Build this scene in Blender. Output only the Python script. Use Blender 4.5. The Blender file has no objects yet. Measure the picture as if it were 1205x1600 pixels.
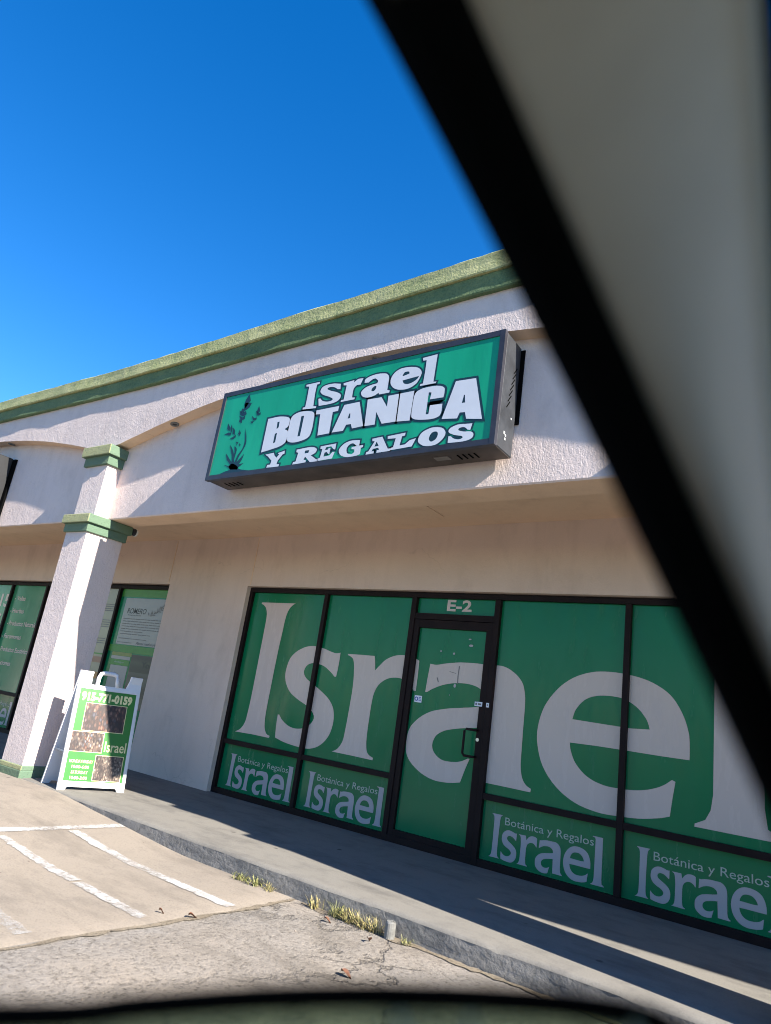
import bpy, bmesh, math, random
from mathutils import Vector, Matrix, noise
from mathutils.geometry import tessellate_polygon
R = math.radians
random.seed(11)
scene = bpy.context.scene
COL = scene.collection

# ------------------------------------------------------------------ camera
CAM = Vector((0.0, -6.3786, 1.2505))
YAW, PITCH, ROLL = R(-36.4189), R(16.1491), R(8.5053)
f_ = Vector((math.sin(YAW)*math.cos(PITCH), math.cos(YAW)*math.cos(PITCH), math.sin(PITCH)))
r0 = Vector((math.cos(YAW), -math.sin(YAW), 0)); u0 = r0.cross(f_)
r_ = math.cos(ROLL)*r0 + math.sin(ROLL)*u0
u_ = -math.sin(ROLL)*r0 + math.cos(ROLL)*u0
cam = bpy.data.cameras.new('camera')
camo = bpy.data.objects.new('camera', cam); COL.objects.link(camo)
m = Matrix.Identity(4)
for i in range(3):
    m[i][0], m[i][1], m[i][2], m[i][3] = r_[i], u_[i], -f_[i], CAM[i]
camo.matrix_world = m
cam.sensor_fit = 'VERTICAL'; cam.sensor_height = 24.0; cam.lens = 24.0*1060.99/1600
cam.clip_start = 0.02; cam.clip_end = 3000
cam.dof.use_dof = True; cam.dof.focus_distance = 7.5; cam.dof.aperture_fstop = cam.lens/11.0
scene.camera = camo

# ------------------------------------------------------------------ sky and sun
SUN = Vector((1.0, -0.145, 0.70)).normalized()
el = math.asin(SUN.z); az = math.atan2(SUN.x, SUN.y)
w = bpy.data.worlds.new('World'); scene.world = w; w.use_nodes = True
nt = w.node_tree; bg = nt.nodes['Background']
sky = nt.nodes.new('ShaderNodeTexSky'); sky.sky_type = 'NISHITA'; sky.sun_disc = False
sky.sun_elevation = el; sky.sun_rotation = az
sky.altitude = 1200; sky.air_density = 1.3; sky.dust_density = 0.2; sky.ozone_density = 4.0
hs = nt.nodes.new('ShaderNodeHueSaturation'); hs.inputs['Saturation'].default_value = 1.36; hs.inputs['Hue'].default_value = 0.508
nt.links.new(sky.outputs[0], hs.inputs['Color']); nt.links.new(hs.outputs[0], bg.inputs[0]); bg.inputs[1].default_value = 0.084
sl = bpy.data.lights.new('sun', 'SUN'); sl.energy = 5.0; sl.angle = R(0.53); sl.color = (1.0, 0.92, 0.81)
so = bpy.data.objects.new('sun', sl); COL.objects.link(so)
so.rotation_euler = (-SUN).to_track_quat('-Z', 'Y').to_euler(); so.location = (20, -10, 20)
scene.view_settings.view_transform = 'Standard'; scene.view_settings.look = 'None'
scene.view_settings.exposure = 1.62; scene.view_settings.gamma = 1.0
scene.view_settings.use_curve_mapping = False
scene.cycles.use_denoising = True
scene.cycles.max_bounces = 10
scene.cycles.filter_width = 1.0

# traced letter outlines (metres on the glass / on the sign face)
BIG = {
  'I': [[(-6.497,2.369),(-6.484,2.378),(-6.178,2.38),(-5.899,2.383),(-5.91,2.377),(-5.923,2.37),(-5.936,2.362),(-5.949,2.352),(-5.962,2.34),(-5.976,2.326),(-5.988,2.31),(-5.999,2.292),(-6.007,2.273),(-6.014,2.252),(-6.02,2.228),(-6.024,2.196),(-6.029,2.158),(-6.032,2.116),(-6.034,2.066),(-6.037,2.006),(-6.041,1.934),(-6.046,1.852),(-6.05,1.763),(-6.053,1.673),(-6.056,1.576),(-6.058,1.473),(-6.06,1.372),(-6.061,1.282),(-6.063,1.204),(-6.064,1.133),(-6.064,1.07),(-6.063,1.014),(-6.061,0.967),(-6.057,0.929),(-6.052,0.896),(-6.045,0.866),(-6.036,0.84),(-6.025,0.818),(-6.012,0.8),(-5.999,0.786),(-5.983,0.776),(-5.965,0.77),(-5.948,0.767),(-5.934,0.764),(-5.94,0.741),(-6.227,0.744),(-6.526,0.737),(-6.508,0.746),(-6.486,0.756),(-6.463,0.768),(-6.444,0.782),(-6.427,0.799),(-6.413,0.817),(-6.4,0.838),(-6.39,0.86),(-6.383,0.88),(-6.379,0.9),(-6.376,0.926),(-6.373,0.964),(-6.369,1.013),(-6.366,1.071),(-6.363,1.141),(-6.361,1.225),(-6.36,1.333),(-6.359,1.46),(-6.359,1.589),(-6.359,1.702),(-6.359,1.795),(-6.358,1.877),(-6.358,1.95),(-6.358,2.015),(-6.358,2.072),(-6.358,2.119),(-6.359,2.159),(-6.362,2.195),(-6.367,2.226),(-6.374,2.251),(-6.383,2.273),(-6.393,2.291),(-6.404,2.307),(-6.417,2.32),(-6.431,2.33),(-6.444,2.339),(-6.457,2.346),(-6.471,2.351),(-6.484,2.355),(-6.494,2.358)]],
  's': [[(-5.057,1.825),(-5.056,1.705),(-5.06,1.62),(-5.067,1.546),(-5.09,1.544),(-5.106,1.555),(-5.125,1.569),(-5.145,1.583),(-5.166,1.596),(-5.188,1.609),(-5.213,1.623),(-5.237,1.635),(-5.26,1.645),(-5.282,1.653),(-5.303,1.658),(-5.324,1.663),(-5.347,1.666),(-5.371,1.67),(-5.397,1.673),(-5.423,1.674),(-5.448,1.673),(-5.472,1.667),(-5.496,1.66),(-5.519,1.649),(-5.537,1.636),(-5.55,1.62),(-5.561,1.601),(-5.567,1.58),(-5.568,1.561),(-5.563,1.543),(-5.554,1.525),(-5.54,1.508),(-5.523,1.493),(-5.503,1.479),(-5.481,1.468),(-5.454,1.456),(-5.424,1.442),(-5.388,1.426),(-5.348,1.408),(-5.306,1.389),(-5.266,1.369),(-5.226,1.348),(-5.187,1.326),(-5.149,1.304),(-5.117,1.281),(-5.09,1.257),(-5.067,1.233),(-5.048,1.208),(-5.032,1.181),(-5.02,1.151),(-5.011,1.118),(-5.006,1.084),(-5.004,1.049),(-5.006,1.012),(-5.012,0.973),(-5.021,0.934),(-5.035,0.898),(-5.054,0.865),(-5.078,0.832),(-5.105,0.803),(-5.135,0.778),(-5.168,0.756),(-5.205,0.738),(-5.244,0.724),(-5.286,0.713),(-5.329,0.707),(-5.375,0.705),(-5.423,0.706),(-5.473,0.708),(-5.527,0.711),(-5.584,0.716),(-5.64,0.721),(-5.69,0.728),(-5.735,0.735),(-5.775,0.744),(-5.811,0.752),(-5.842,0.759),(-5.86,0.884),(-5.865,1.023),(-5.841,1.025),(-5.829,1.014),(-5.816,1.0),(-5.8,0.985),(-5.781,0.972),(-5.759,0.958),(-5.734,0.944),(-5.707,0.932),(-5.68,0.921),(-5.652,0.913),(-5.625,0.907),(-5.596,0.903),(-5.567,0.901),(-5.537,0.902),(-5.506,0.905),(-5.475,0.91),(-5.446,0.917),(-5.418,0.928),(-5.391,0.941),(-5.366,0.956),(-5.345,0.972),(-5.327,0.989),(-5.312,1.008),(-5.302,1.028),(-5.297,1.046),(-5.298,1.063),(-5.304,1.08),(-5.315,1.095),(-5.33,1.111),(-5.349,1.127),(-5.371,1.142),(-5.398,1.158),(-5.429,1.173),(-5.467,1.188),(-5.511,1.203),(-5.556,1.218),(-5.599,1.235),(-5.638,1.252),(-5.677,1.269),(-5.713,1.289),(-5.746,1.312),(-5.775,1.339),(-5.801,1.37),(-5.824,1.402),(-5.841,1.434),(-5.852,1.465),(-5.859,1.497),(-5.861,1.53),(-5.859,1.565),(-5.855,1.602),(-5.847,1.643),(-5.834,1.682),(-5.815,1.717),(-5.788,1.748),(-5.755,1.777),(-5.718,1.803),(-5.679,1.824),(-5.64,1.842),(-5.599,1.856),(-5.556,1.866),(-5.513,1.873),(-5.468,1.874),(-5.422,1.871),(-5.377,1.865),(-5.335,1.858),(-5.296,1.851),(-5.26,1.841),(-5.226,1.832),(-5.196,1.825),(-5.171,1.82),(-5.151,1.816),(-5.133,1.814),(-5.115,1.814),(-5.099,1.815),(-5.083,1.818),(-5.069,1.822)]],
  'r': [[(-4.947,1.819),(-4.778,1.822),(-4.562,1.824),(-4.546,1.767),(-4.528,1.666),(-4.519,1.677),(-4.509,1.688),(-4.498,1.702),(-4.483,1.717),(-4.465,1.736),(-4.445,1.758),(-4.422,1.78),(-4.397,1.799),(-4.369,1.815),(-4.339,1.829),(-4.307,1.842),(-4.274,1.851),(-4.238,1.858),(-4.2,1.861),(-4.163,1.862),(-4.13,1.862),(-4.104,1.86),(-4.081,1.857),(-4.06,1.852),(-4.04,1.847),(-4.02,1.84),(-3.999,1.832),(-3.981,1.824),(-3.965,1.817),(-3.961,1.664),(-3.962,1.499),(-3.986,1.494),(-3.995,1.504),(-4.006,1.516),(-4.018,1.529),(-4.032,1.541),(-4.047,1.553),(-4.064,1.565),(-4.082,1.576),(-4.102,1.586),(-4.124,1.595),(-4.148,1.603),(-4.174,1.61),(-4.202,1.613),(-4.232,1.613),(-4.265,1.611),(-4.298,1.605),(-4.329,1.597),(-4.358,1.585),(-4.386,1.57),(-4.411,1.553),(-4.434,1.534),(-4.453,1.514),(-4.468,1.492),(-4.482,1.468),(-4.492,1.442),(-4.501,1.415),(-4.506,1.387),(-4.509,1.356),(-4.512,1.321),(-4.514,1.279),(-4.515,1.232),(-4.515,1.184),(-4.515,1.137),(-4.516,1.093),(-4.516,1.05),(-4.515,1.008),(-4.514,0.97),(-4.512,0.934),(-4.509,0.9),(-4.504,0.87),(-4.499,0.844),(-4.493,0.823),(-4.486,0.806),(-4.477,0.792),(-4.466,0.78),(-4.449,0.769),(-4.429,0.761),(-4.408,0.755),(-4.392,0.75),(-4.395,0.725),(-4.669,0.73),(-4.96,0.731),(-4.943,0.739),(-4.923,0.749),(-4.903,0.76),(-4.885,0.775),(-4.869,0.793),(-4.855,0.814),(-4.843,0.837),(-4.833,0.86),(-4.827,0.883),(-4.824,0.906),(-4.822,0.932),(-4.82,0.967),(-4.817,1.011),(-4.814,1.063),(-4.812,1.12),(-4.81,1.18),(-4.808,1.248),(-4.806,1.323),(-4.804,1.397),(-4.805,1.464),(-4.809,1.523),(-4.814,1.578),(-4.821,1.626),(-4.827,1.668),(-4.834,1.701),(-4.841,1.726),(-4.849,1.746),(-4.858,1.763),(-4.869,1.775),(-4.882,1.783),(-4.894,1.789),(-4.906,1.794),(-4.916,1.798),(-4.926,1.801),(-4.936,1.803),(-4.944,1.805)]],
  'a': [[(-3.823,1.798),(-3.806,1.796),(-3.787,1.794),(-3.766,1.792),(-3.743,1.793),(-3.718,1.797),(-3.692,1.803),(-3.664,1.81),(-3.632,1.816),(-3.594,1.823),(-3.553,1.829),(-3.509,1.835),(-3.467,1.84),(-3.425,1.842),(-3.383,1.844),(-3.342,1.845),(-3.305,1.846),(-3.272,1.846),(-3.243,1.845),(-3.214,1.844),(-3.185,1.844),(-3.152,1.844),(-3.119,1.845),(-3.086,1.846),(-3.055,1.846),(-3.027,1.845),(-3.002,1.844),(-2.977,1.841),(-2.951,1.835),(-2.925,1.826),(-2.897,1.814),(-2.871,1.799),(-2.846,1.784),(-2.823,1.767),(-2.801,1.748),(-2.782,1.728),(-2.765,1.707),(-2.752,1.685),(-2.742,1.661),(-2.735,1.637),(-2.728,1.61),(-2.723,1.584),(-2.719,1.557),(-2.717,1.527),(-2.715,1.491),(-2.714,1.446),(-2.714,1.394),(-2.714,1.339),(-2.714,1.285),(-2.714,1.231),(-2.713,1.175),(-2.713,1.121),(-2.712,1.072),(-2.712,1.029),(-2.711,0.991),(-2.71,0.957),(-2.707,0.926),(-2.703,0.899),(-2.698,0.876),(-2.692,0.855),(-2.685,0.836),(-2.676,0.82),(-2.667,0.805),(-2.656,0.793),(-2.645,0.782),(-2.632,0.773),(-2.617,0.766),(-2.603,0.76),(-2.591,0.756),(-2.594,0.725),(-2.804,0.728),(-3.078,0.73),(-3.084,0.951),(-3.097,1.234),(-3.192,1.221),(-3.294,1.205),(-3.325,1.2),(-3.362,1.193),(-3.401,1.186),(-3.437,1.178),(-3.472,1.17),(-3.506,1.161),(-3.539,1.152),(-3.568,1.14),(-3.594,1.127),(-3.618,1.112),(-3.639,1.096),(-3.656,1.078),(-3.669,1.056),(-3.678,1.032),(-3.684,1.007),(-3.685,0.984),(-3.681,0.964),(-3.673,0.944),(-3.661,0.926),(-3.646,0.91),(-3.628,0.895),(-3.606,0.881),(-3.582,0.87),(-3.557,0.862),(-3.531,0.857),(-3.504,0.856),(-3.476,0.857),(-3.449,0.858),(-3.422,0.861),(-3.396,0.865),(-3.37,0.871),(-3.346,0.878),(-3.323,0.887),(-3.302,0.898),(-3.282,0.909),(-3.266,0.918),(-3.246,0.918),(-3.285,0.811),(-3.324,0.685),(-3.353,0.679),(-3.386,0.671),(-3.424,0.664),(-3.462,0.659),(-3.504,0.656),(-3.548,0.654),(-3.593,0.654),(-3.638,0.659),(-3.683,0.667),(-3.728,0.68),(-3.772,0.695),(-3.813,0.714),(-3.852,0.735),(-3.889,0.759),(-3.923,0.785),(-3.95,0.812),(-3.969,0.838),(-3.983,0.865),(-3.992,0.894),(-3.997,0.927),(-4.0,0.966),(-4.0,1.01),(-3.996,1.054),(-3.987,1.093),(-3.973,1.127),(-3.953,1.157),(-3.93,1.184),(-3.903,1.211),(-3.872,1.237),(-3.838,1.262),(-3.8,1.285),(-3.759,1.306),(-3.715,1.323),(-3.667,1.337),(-3.618,1.349),(-3.57,1.36),(-3.522,1.37),(-3.473,1.378),(-3.426,1.384),(-3.384,1.391),(-3.348,1.397),(-3.316,1.401),(-3.286,1.406),(-3.253,1.412),(-3.215,1.42),(-3.174,1.428),(-3.134,1.437),(-3.101,1.444),(-3.101,1.451),(-3.1,1.459),(-3.1,1.469),(-3.103,1.48),(-3.107,1.495),(-3.114,1.512),(-3.122,1.53),(-3.132,1.545),(-3.143,1.558),(-3.156,1.568),(-3.171,1.578),(-3.189,1.587),(-3.208,1.597),(-3.23,1.607),(-3.254,1.616),(-3.278,1.622),(-3.303,1.627),(-3.33,1.63),(-3.357,1.632),(-3.387,1.633),(-3.419,1.632),(-3.454,1.63),(-3.489,1.626),(-3.522,1.622),(-3.554,1.616),(-3.585,1.609),(-3.615,1.601),(-3.644,1.592),(-3.672,1.581),(-3.7,1.57),(-3.727,1.557),(-3.751,1.545),(-3.772,1.534),(-3.791,1.522),(-3.809,1.511),(-3.823,1.502),(-3.845,1.499),(-3.837,1.646)]],
  'e': [[(-1.235,1.219),(-1.234,1.244),(-1.234,1.275),(-1.234,1.307),(-1.235,1.338),(-1.236,1.366),(-1.238,1.393),(-1.241,1.421),(-1.248,1.451),(-1.257,1.485),(-1.269,1.522),(-1.284,1.56),(-1.301,1.596),(-1.321,1.631),(-1.343,1.666),(-1.368,1.699),(-1.396,1.729),(-1.428,1.755),(-1.463,1.778),(-1.501,1.799),(-1.541,1.818),(-1.585,1.834),(-1.631,1.847),(-1.679,1.858),(-1.727,1.866),(-1.775,1.873),(-1.824,1.877),(-1.872,1.88),(-1.919,1.88),(-1.963,1.879),(-2.005,1.876),(-2.047,1.871),(-2.089,1.862),(-2.133,1.85),(-2.177,1.834),(-2.22,1.816),(-2.261,1.794),(-2.3,1.769),(-2.337,1.74),(-2.373,1.709),(-2.406,1.674),(-2.438,1.635),(-2.469,1.593),(-2.497,1.548),(-2.52,1.503),(-2.538,1.456),(-2.552,1.407),(-2.562,1.359),(-2.569,1.313),(-2.572,1.27),(-2.571,1.229),(-2.567,1.188),(-2.559,1.146),(-2.547,1.101),(-2.533,1.055),(-2.514,1.009),(-2.491,0.966),(-2.463,0.925),(-2.43,0.885),(-2.394,0.848),(-2.355,0.815),(-2.314,0.785),(-2.27,0.758),(-2.223,0.734),(-2.176,0.715),(-2.129,0.7),(-2.08,0.689),(-2.031,0.681),(-1.983,0.675),(-1.936,0.672),(-1.89,0.672),(-1.844,0.674),(-1.798,0.677),(-1.753,0.679),(-1.708,0.683),(-1.663,0.687),(-1.621,0.692),(-1.581,0.699),(-1.542,0.707),(-1.506,0.716),(-1.473,0.724),(-1.444,0.732),(-1.419,0.741),(-1.397,0.749),(-1.378,0.756),(-1.36,0.901),(-1.34,1.032),(-1.368,1.042),(-1.382,1.03),(-1.398,1.016),(-1.416,1.001),(-1.435,0.988),(-1.455,0.976),(-1.477,0.964),(-1.5,0.954),(-1.525,0.944),(-1.552,0.934),(-1.581,0.926),(-1.611,0.918),(-1.641,0.912),(-1.672,0.907),(-1.704,0.904),(-1.737,0.901),(-1.772,0.9),(-1.811,0.899),(-1.852,0.898),(-1.893,0.899),(-1.933,0.903),(-1.97,0.911),(-2.007,0.92),(-2.042,0.933),(-2.075,0.948),(-2.106,0.967),(-2.135,0.99),(-2.162,1.015),(-2.185,1.04),(-2.203,1.065),(-2.217,1.092),(-2.229,1.119),(-2.238,1.143),(-2.244,1.164),(-2.248,1.183),(-2.25,1.2),(-2.252,1.215),(-2.013,1.22),(-1.725,1.219),(-1.464,1.217)],[(-2.243,1.422),(-2.238,1.441),(-2.233,1.464),(-2.226,1.488),(-2.216,1.512),(-2.2,1.536),(-2.182,1.561),(-2.162,1.584),(-2.141,1.604),(-2.12,1.619),(-2.098,1.631),(-2.075,1.641),(-2.05,1.649),(-2.024,1.656),(-1.995,1.661),(-1.965,1.664),(-1.934,1.666),(-1.9,1.667),(-1.864,1.665),(-1.827,1.662),(-1.793,1.655),(-1.762,1.645),(-1.732,1.632),(-1.705,1.616),(-1.679,1.6),(-1.657,1.582),(-1.636,1.562),(-1.619,1.542),(-1.604,1.524),(-1.592,1.508),(-1.584,1.494),(-1.577,1.48),(-1.572,1.467),(-1.567,1.455),(-1.564,1.442),(-1.561,1.431),(-1.558,1.421),(-1.721,1.409)]],
}
SIGN = {
  'i1': [[(-4.311,4.133),(-4.141,4.136),(-4.143,4.116),(-4.172,4.113),(-4.177,4.027),(-4.169,3.884),(-4.131,3.879),(-4.132,3.86),(-4.301,3.869),(-4.301,3.888),(-4.272,3.89),(-4.269,3.974),(-4.271,4.107),(-4.308,4.114)]],
  's1': [[(-3.875,4.071),(-3.868,4.014),(-3.899,4.019),(-3.911,4.026),(-3.924,4.035),(-3.938,4.043),(-3.953,4.049),(-3.968,4.053),(-3.984,4.056),(-3.999,4.057),(-4.011,4.056),(-4.02,4.054),(-4.026,4.05),(-4.029,4.046),(-4.028,4.04),(-4.021,4.035),(-4.01,4.029),(-3.995,4.022),(-3.979,4.015),(-3.96,4.008),(-3.938,4.001),(-3.915,3.993),(-3.897,3.985),(-3.881,3.977),(-3.868,3.969),(-3.857,3.96),(-3.851,3.951),(-3.848,3.941),(-3.849,3.931),(-3.853,3.92),(-3.859,3.911),(-3.867,3.903),(-3.877,3.897),(-3.89,3.891),(-3.906,3.886),(-3.925,3.882),(-3.947,3.88),(-3.971,3.878),(-3.996,3.877),(-4.022,3.877),(-4.051,3.877),(-4.078,3.877),(-4.101,3.877),(-4.121,3.954),(-4.098,3.955),(-4.09,3.947),(-4.081,3.938),(-4.071,3.929),(-4.06,3.922),(-4.046,3.917),(-4.032,3.912),(-4.017,3.909),(-4.002,3.907),(-3.988,3.906),(-3.973,3.907),(-3.959,3.909),(-3.95,3.912),(-3.944,3.916),(-3.941,3.92),(-3.942,3.925),(-3.946,3.931),(-3.955,3.937),(-3.967,3.944),(-3.982,3.951),(-3.998,3.959),(-4.016,3.966),(-4.037,3.974),(-4.057,3.982),(-4.075,3.991),(-4.088,4.0),(-4.1,4.01),(-4.108,4.02),(-4.113,4.03),(-4.113,4.041),(-4.109,4.054),(-4.102,4.065),(-4.093,4.074),(-4.079,4.08),(-4.063,4.085),(-4.044,4.087),(-4.026,4.089),(-4.007,4.09),(-3.987,4.089),(-3.967,4.088),(-3.948,4.086),(-3.929,4.082),(-3.909,4.078),(-3.891,4.074)]],
  'r1': [[(-3.842,4.07),(-3.719,4.081),(-3.718,4.057),(-3.709,4.064),(-3.699,4.072),(-3.688,4.079),(-3.676,4.085),(-3.662,4.086),(-3.645,4.086),(-3.629,4.084),(-3.615,4.083),(-3.638,4.023),(-3.648,4.023),(-3.66,4.024),(-3.671,4.025),(-3.682,4.022),(-3.69,4.017),(-3.698,4.01),(-3.704,4.001),(-3.709,3.991),(-3.712,3.979),(-3.712,3.966),(-3.712,3.952),(-3.712,3.94),(-3.712,3.929),(-3.712,3.92),(-3.711,3.911),(-3.711,3.904),(-3.678,3.899),(-3.681,3.882),(-3.839,3.878),(-3.837,3.897),(-3.807,3.897),(-3.802,3.993),(-3.8,4.042),(-3.837,4.048)]],
  'a1': [[(-3.594,4.033),(-3.594,4.041),(-3.595,4.05),(-3.594,4.059),(-3.589,4.067),(-3.58,4.074),(-3.568,4.08),(-3.553,4.085),(-3.536,4.09),(-3.518,4.093),(-3.497,4.096),(-3.475,4.098),(-3.453,4.098),(-3.43,4.097),(-3.406,4.094),(-3.384,4.09),(-3.365,4.085),(-3.352,4.078),(-3.342,4.069),(-3.334,4.059),(-3.329,4.047),(-3.325,4.031),(-3.324,4.013),(-3.325,3.995),(-3.325,3.977),(-3.325,3.961),(-3.325,3.946),(-3.325,3.931),(-3.326,3.919),(-3.297,3.908),(-3.3,3.888),(-3.409,3.887),(-3.416,3.905),(-3.424,3.9),(-3.433,3.895),(-3.444,3.889),(-3.457,3.884),(-3.474,3.881),(-3.493,3.877),(-3.514,3.876),(-3.532,3.876),(-3.549,3.879),(-3.566,3.884),(-3.581,3.89),(-3.593,3.898),(-3.603,3.908),(-3.61,3.92),(-3.615,3.932),(-3.615,3.943),(-3.609,3.954),(-3.599,3.964),(-3.587,3.973),(-3.573,3.981),(-3.558,3.987),(-3.54,3.992),(-3.522,3.995),(-3.505,3.998),(-3.49,4.0),(-3.474,4.001),(-3.46,4.002),(-3.448,4.003),(-3.446,4.009),(-3.443,4.015),(-3.442,4.022),(-3.444,4.029),(-3.45,4.037),(-3.46,4.045),(-3.471,4.053),(-3.481,4.057),(-3.491,4.057),(-3.502,4.055),(-3.512,4.05),(-3.521,4.046),(-3.529,4.042),(-3.535,4.037),(-3.541,4.032),(-3.546,4.028)],[(-3.501,3.938),(-3.501,3.943),(-3.5,3.95),(-3.499,3.956),(-3.496,3.962),(-3.491,3.967),(-3.484,3.972),(-3.477,3.977),(-3.471,3.979),(-3.466,3.98),(-3.461,3.979),(-3.456,3.977),(-3.453,3.976),(-3.452,3.97),(-3.452,3.963),(-3.453,3.956),(-3.455,3.949),(-3.459,3.943),(-3.464,3.937),(-3.47,3.933),(-3.476,3.93),(-3.483,3.93),(-3.489,3.932),(-3.496,3.935)]],
  'e1': [[(-3.0,3.977),(-2.996,3.988),(-2.99,4.001),(-2.987,4.015),(-2.987,4.029),(-2.992,4.042),(-3.001,4.056),(-3.013,4.068),(-3.028,4.079),(-3.046,4.088),(-3.068,4.095),(-3.092,4.1),(-3.116,4.104),(-3.142,4.107),(-3.17,4.108),(-3.198,4.107),(-3.222,4.103),(-3.242,4.095),(-3.261,4.085),(-3.276,4.072),(-3.288,4.058),(-3.297,4.043),(-3.303,4.027),(-3.305,4.009),(-3.304,3.993),(-3.3,3.976),(-3.292,3.96),(-3.28,3.944),(-3.267,3.931),(-3.25,3.919),(-3.231,3.91),(-3.21,3.902),(-3.188,3.897),(-3.166,3.894),(-3.142,3.892),(-3.118,3.893),(-3.096,3.896),(-3.077,3.902),(-3.059,3.91),(-3.044,3.919),(-3.03,3.928),(-3.021,3.937),(-3.014,3.947),(-3.009,3.957),(-3.004,3.965)],[(-3.184,4.032),(-3.18,4.039),(-3.176,4.048),(-3.171,4.056),(-3.165,4.061),(-3.155,4.064),(-3.143,4.064),(-3.131,4.063),(-3.122,4.061),(-3.118,4.057),(-3.115,4.051),(-3.114,4.044),(-3.113,4.039),(-3.175,4.026)],[(-3.009,3.999),(-3.176,3.984),(-3.172,3.977),(-3.168,3.967),(-3.162,3.958),(-3.155,3.951),(-3.144,3.946),(-3.131,3.942),(-3.117,3.94),(-3.103,3.94),(-3.089,3.942),(-3.074,3.946),(-3.06,3.952),(-3.048,3.957),(-3.038,3.963),(-3.03,3.969),(-3.023,3.975),(-3.017,3.98)]],
  'l1': [[(-2.996,4.168),(-2.851,4.176),(-2.854,4.041),(-2.856,3.917),(-2.827,3.914),(-2.831,3.901),(-2.988,3.899),(-2.984,3.917),(-2.959,3.918),(-2.954,4.023),(-2.954,4.138),(-2.99,4.142)]],
  'B': [[(-4.743,3.83),(-4.714,3.831),(-4.679,3.833),(-4.643,3.835),(-4.611,3.835),(-4.584,3.834),(-4.56,3.831),(-4.537,3.828),(-4.517,3.824),(-4.498,3.82),(-4.481,3.815),(-4.467,3.809),(-4.456,3.803),(-4.448,3.795),(-4.444,3.787),(-4.441,3.777),(-4.44,3.767),(-4.44,3.754),(-4.441,3.739),(-4.443,3.724),(-4.447,3.712),(-4.456,3.704),(-4.468,3.698),(-4.479,3.693),(-4.483,3.687),(-4.477,3.682),(-4.465,3.677),(-4.452,3.672),(-4.443,3.665),(-4.438,3.656),(-4.436,3.646),(-4.435,3.635),(-4.435,3.622),(-4.434,3.605),(-4.434,3.586),(-4.436,3.567),(-4.442,3.551),(-4.452,3.539),(-4.466,3.529),(-4.482,3.521),(-4.502,3.513),(-4.524,3.507),(-4.55,3.501),(-4.578,3.497),(-4.608,3.492),(-4.642,3.486),(-4.679,3.481),(-4.716,3.476),(-4.746,3.471),(-4.745,3.658)],[(-4.604,3.777),(-4.576,3.779),(-4.574,3.717),(-4.599,3.703)],[(-4.608,3.653),(-4.581,3.661),(-4.581,3.561),(-4.607,3.553)]],
  'O': [[(-4.432,3.788),(-4.424,3.803),(-4.415,3.815),(-4.403,3.824),(-4.387,3.832),(-4.368,3.839),(-4.346,3.844),(-4.321,3.847),(-4.296,3.848),(-4.268,3.847),(-4.238,3.844),(-4.209,3.839),(-4.186,3.834),(-4.169,3.829),(-4.156,3.822),(-4.147,3.814),(-4.139,3.804),(-4.134,3.79),(-4.132,3.775),(-4.131,3.757),(-4.131,3.737),(-4.13,3.712),(-4.13,3.682),(-4.13,3.653),(-4.133,3.629),(-4.136,3.609),(-4.14,3.593),(-4.147,3.579),(-4.158,3.567),(-4.173,3.557),(-4.192,3.549),(-4.214,3.543),(-4.237,3.539),(-4.262,3.535),(-4.29,3.532),(-4.317,3.531),(-4.342,3.532),(-4.364,3.535),(-4.384,3.539),(-4.401,3.546),(-4.415,3.553),(-4.424,3.562),(-4.429,3.571),(-4.431,3.583),(-4.433,3.599),(-4.435,3.621),(-4.435,3.647),(-4.435,3.674),(-4.435,3.699),(-4.435,3.723),(-4.436,3.747),(-4.435,3.769)],[(-4.298,3.798),(-4.264,3.799),(-4.269,3.591),(-4.299,3.589)]],
  'T': [[(-4.117,3.833),(-3.847,3.84),(-3.85,3.791),(-3.911,3.788),(-3.91,3.575),(-4.048,3.569),(-4.062,3.787),(-4.117,3.792)]],
  'A': [[(-3.786,3.841),(-3.614,3.847),(-3.529,3.599),(-3.651,3.59),(-3.672,3.636),(-3.726,3.636),(-3.751,3.58),(-3.88,3.579)],[(-3.711,3.744),(-3.699,3.744),(-3.693,3.699),(-3.72,3.695)]],
  'N': [[(-3.525,3.855),(-3.375,3.855),(-3.3,3.752),(-3.302,3.857),(-3.191,3.859),(-3.186,3.596),(-3.329,3.595),(-3.407,3.717),(-3.403,3.597),(-3.514,3.595)]],
  'I': [[(-3.178,3.859),(-3.036,3.863),(-3.042,3.587),(-3.174,3.595)]],
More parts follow.
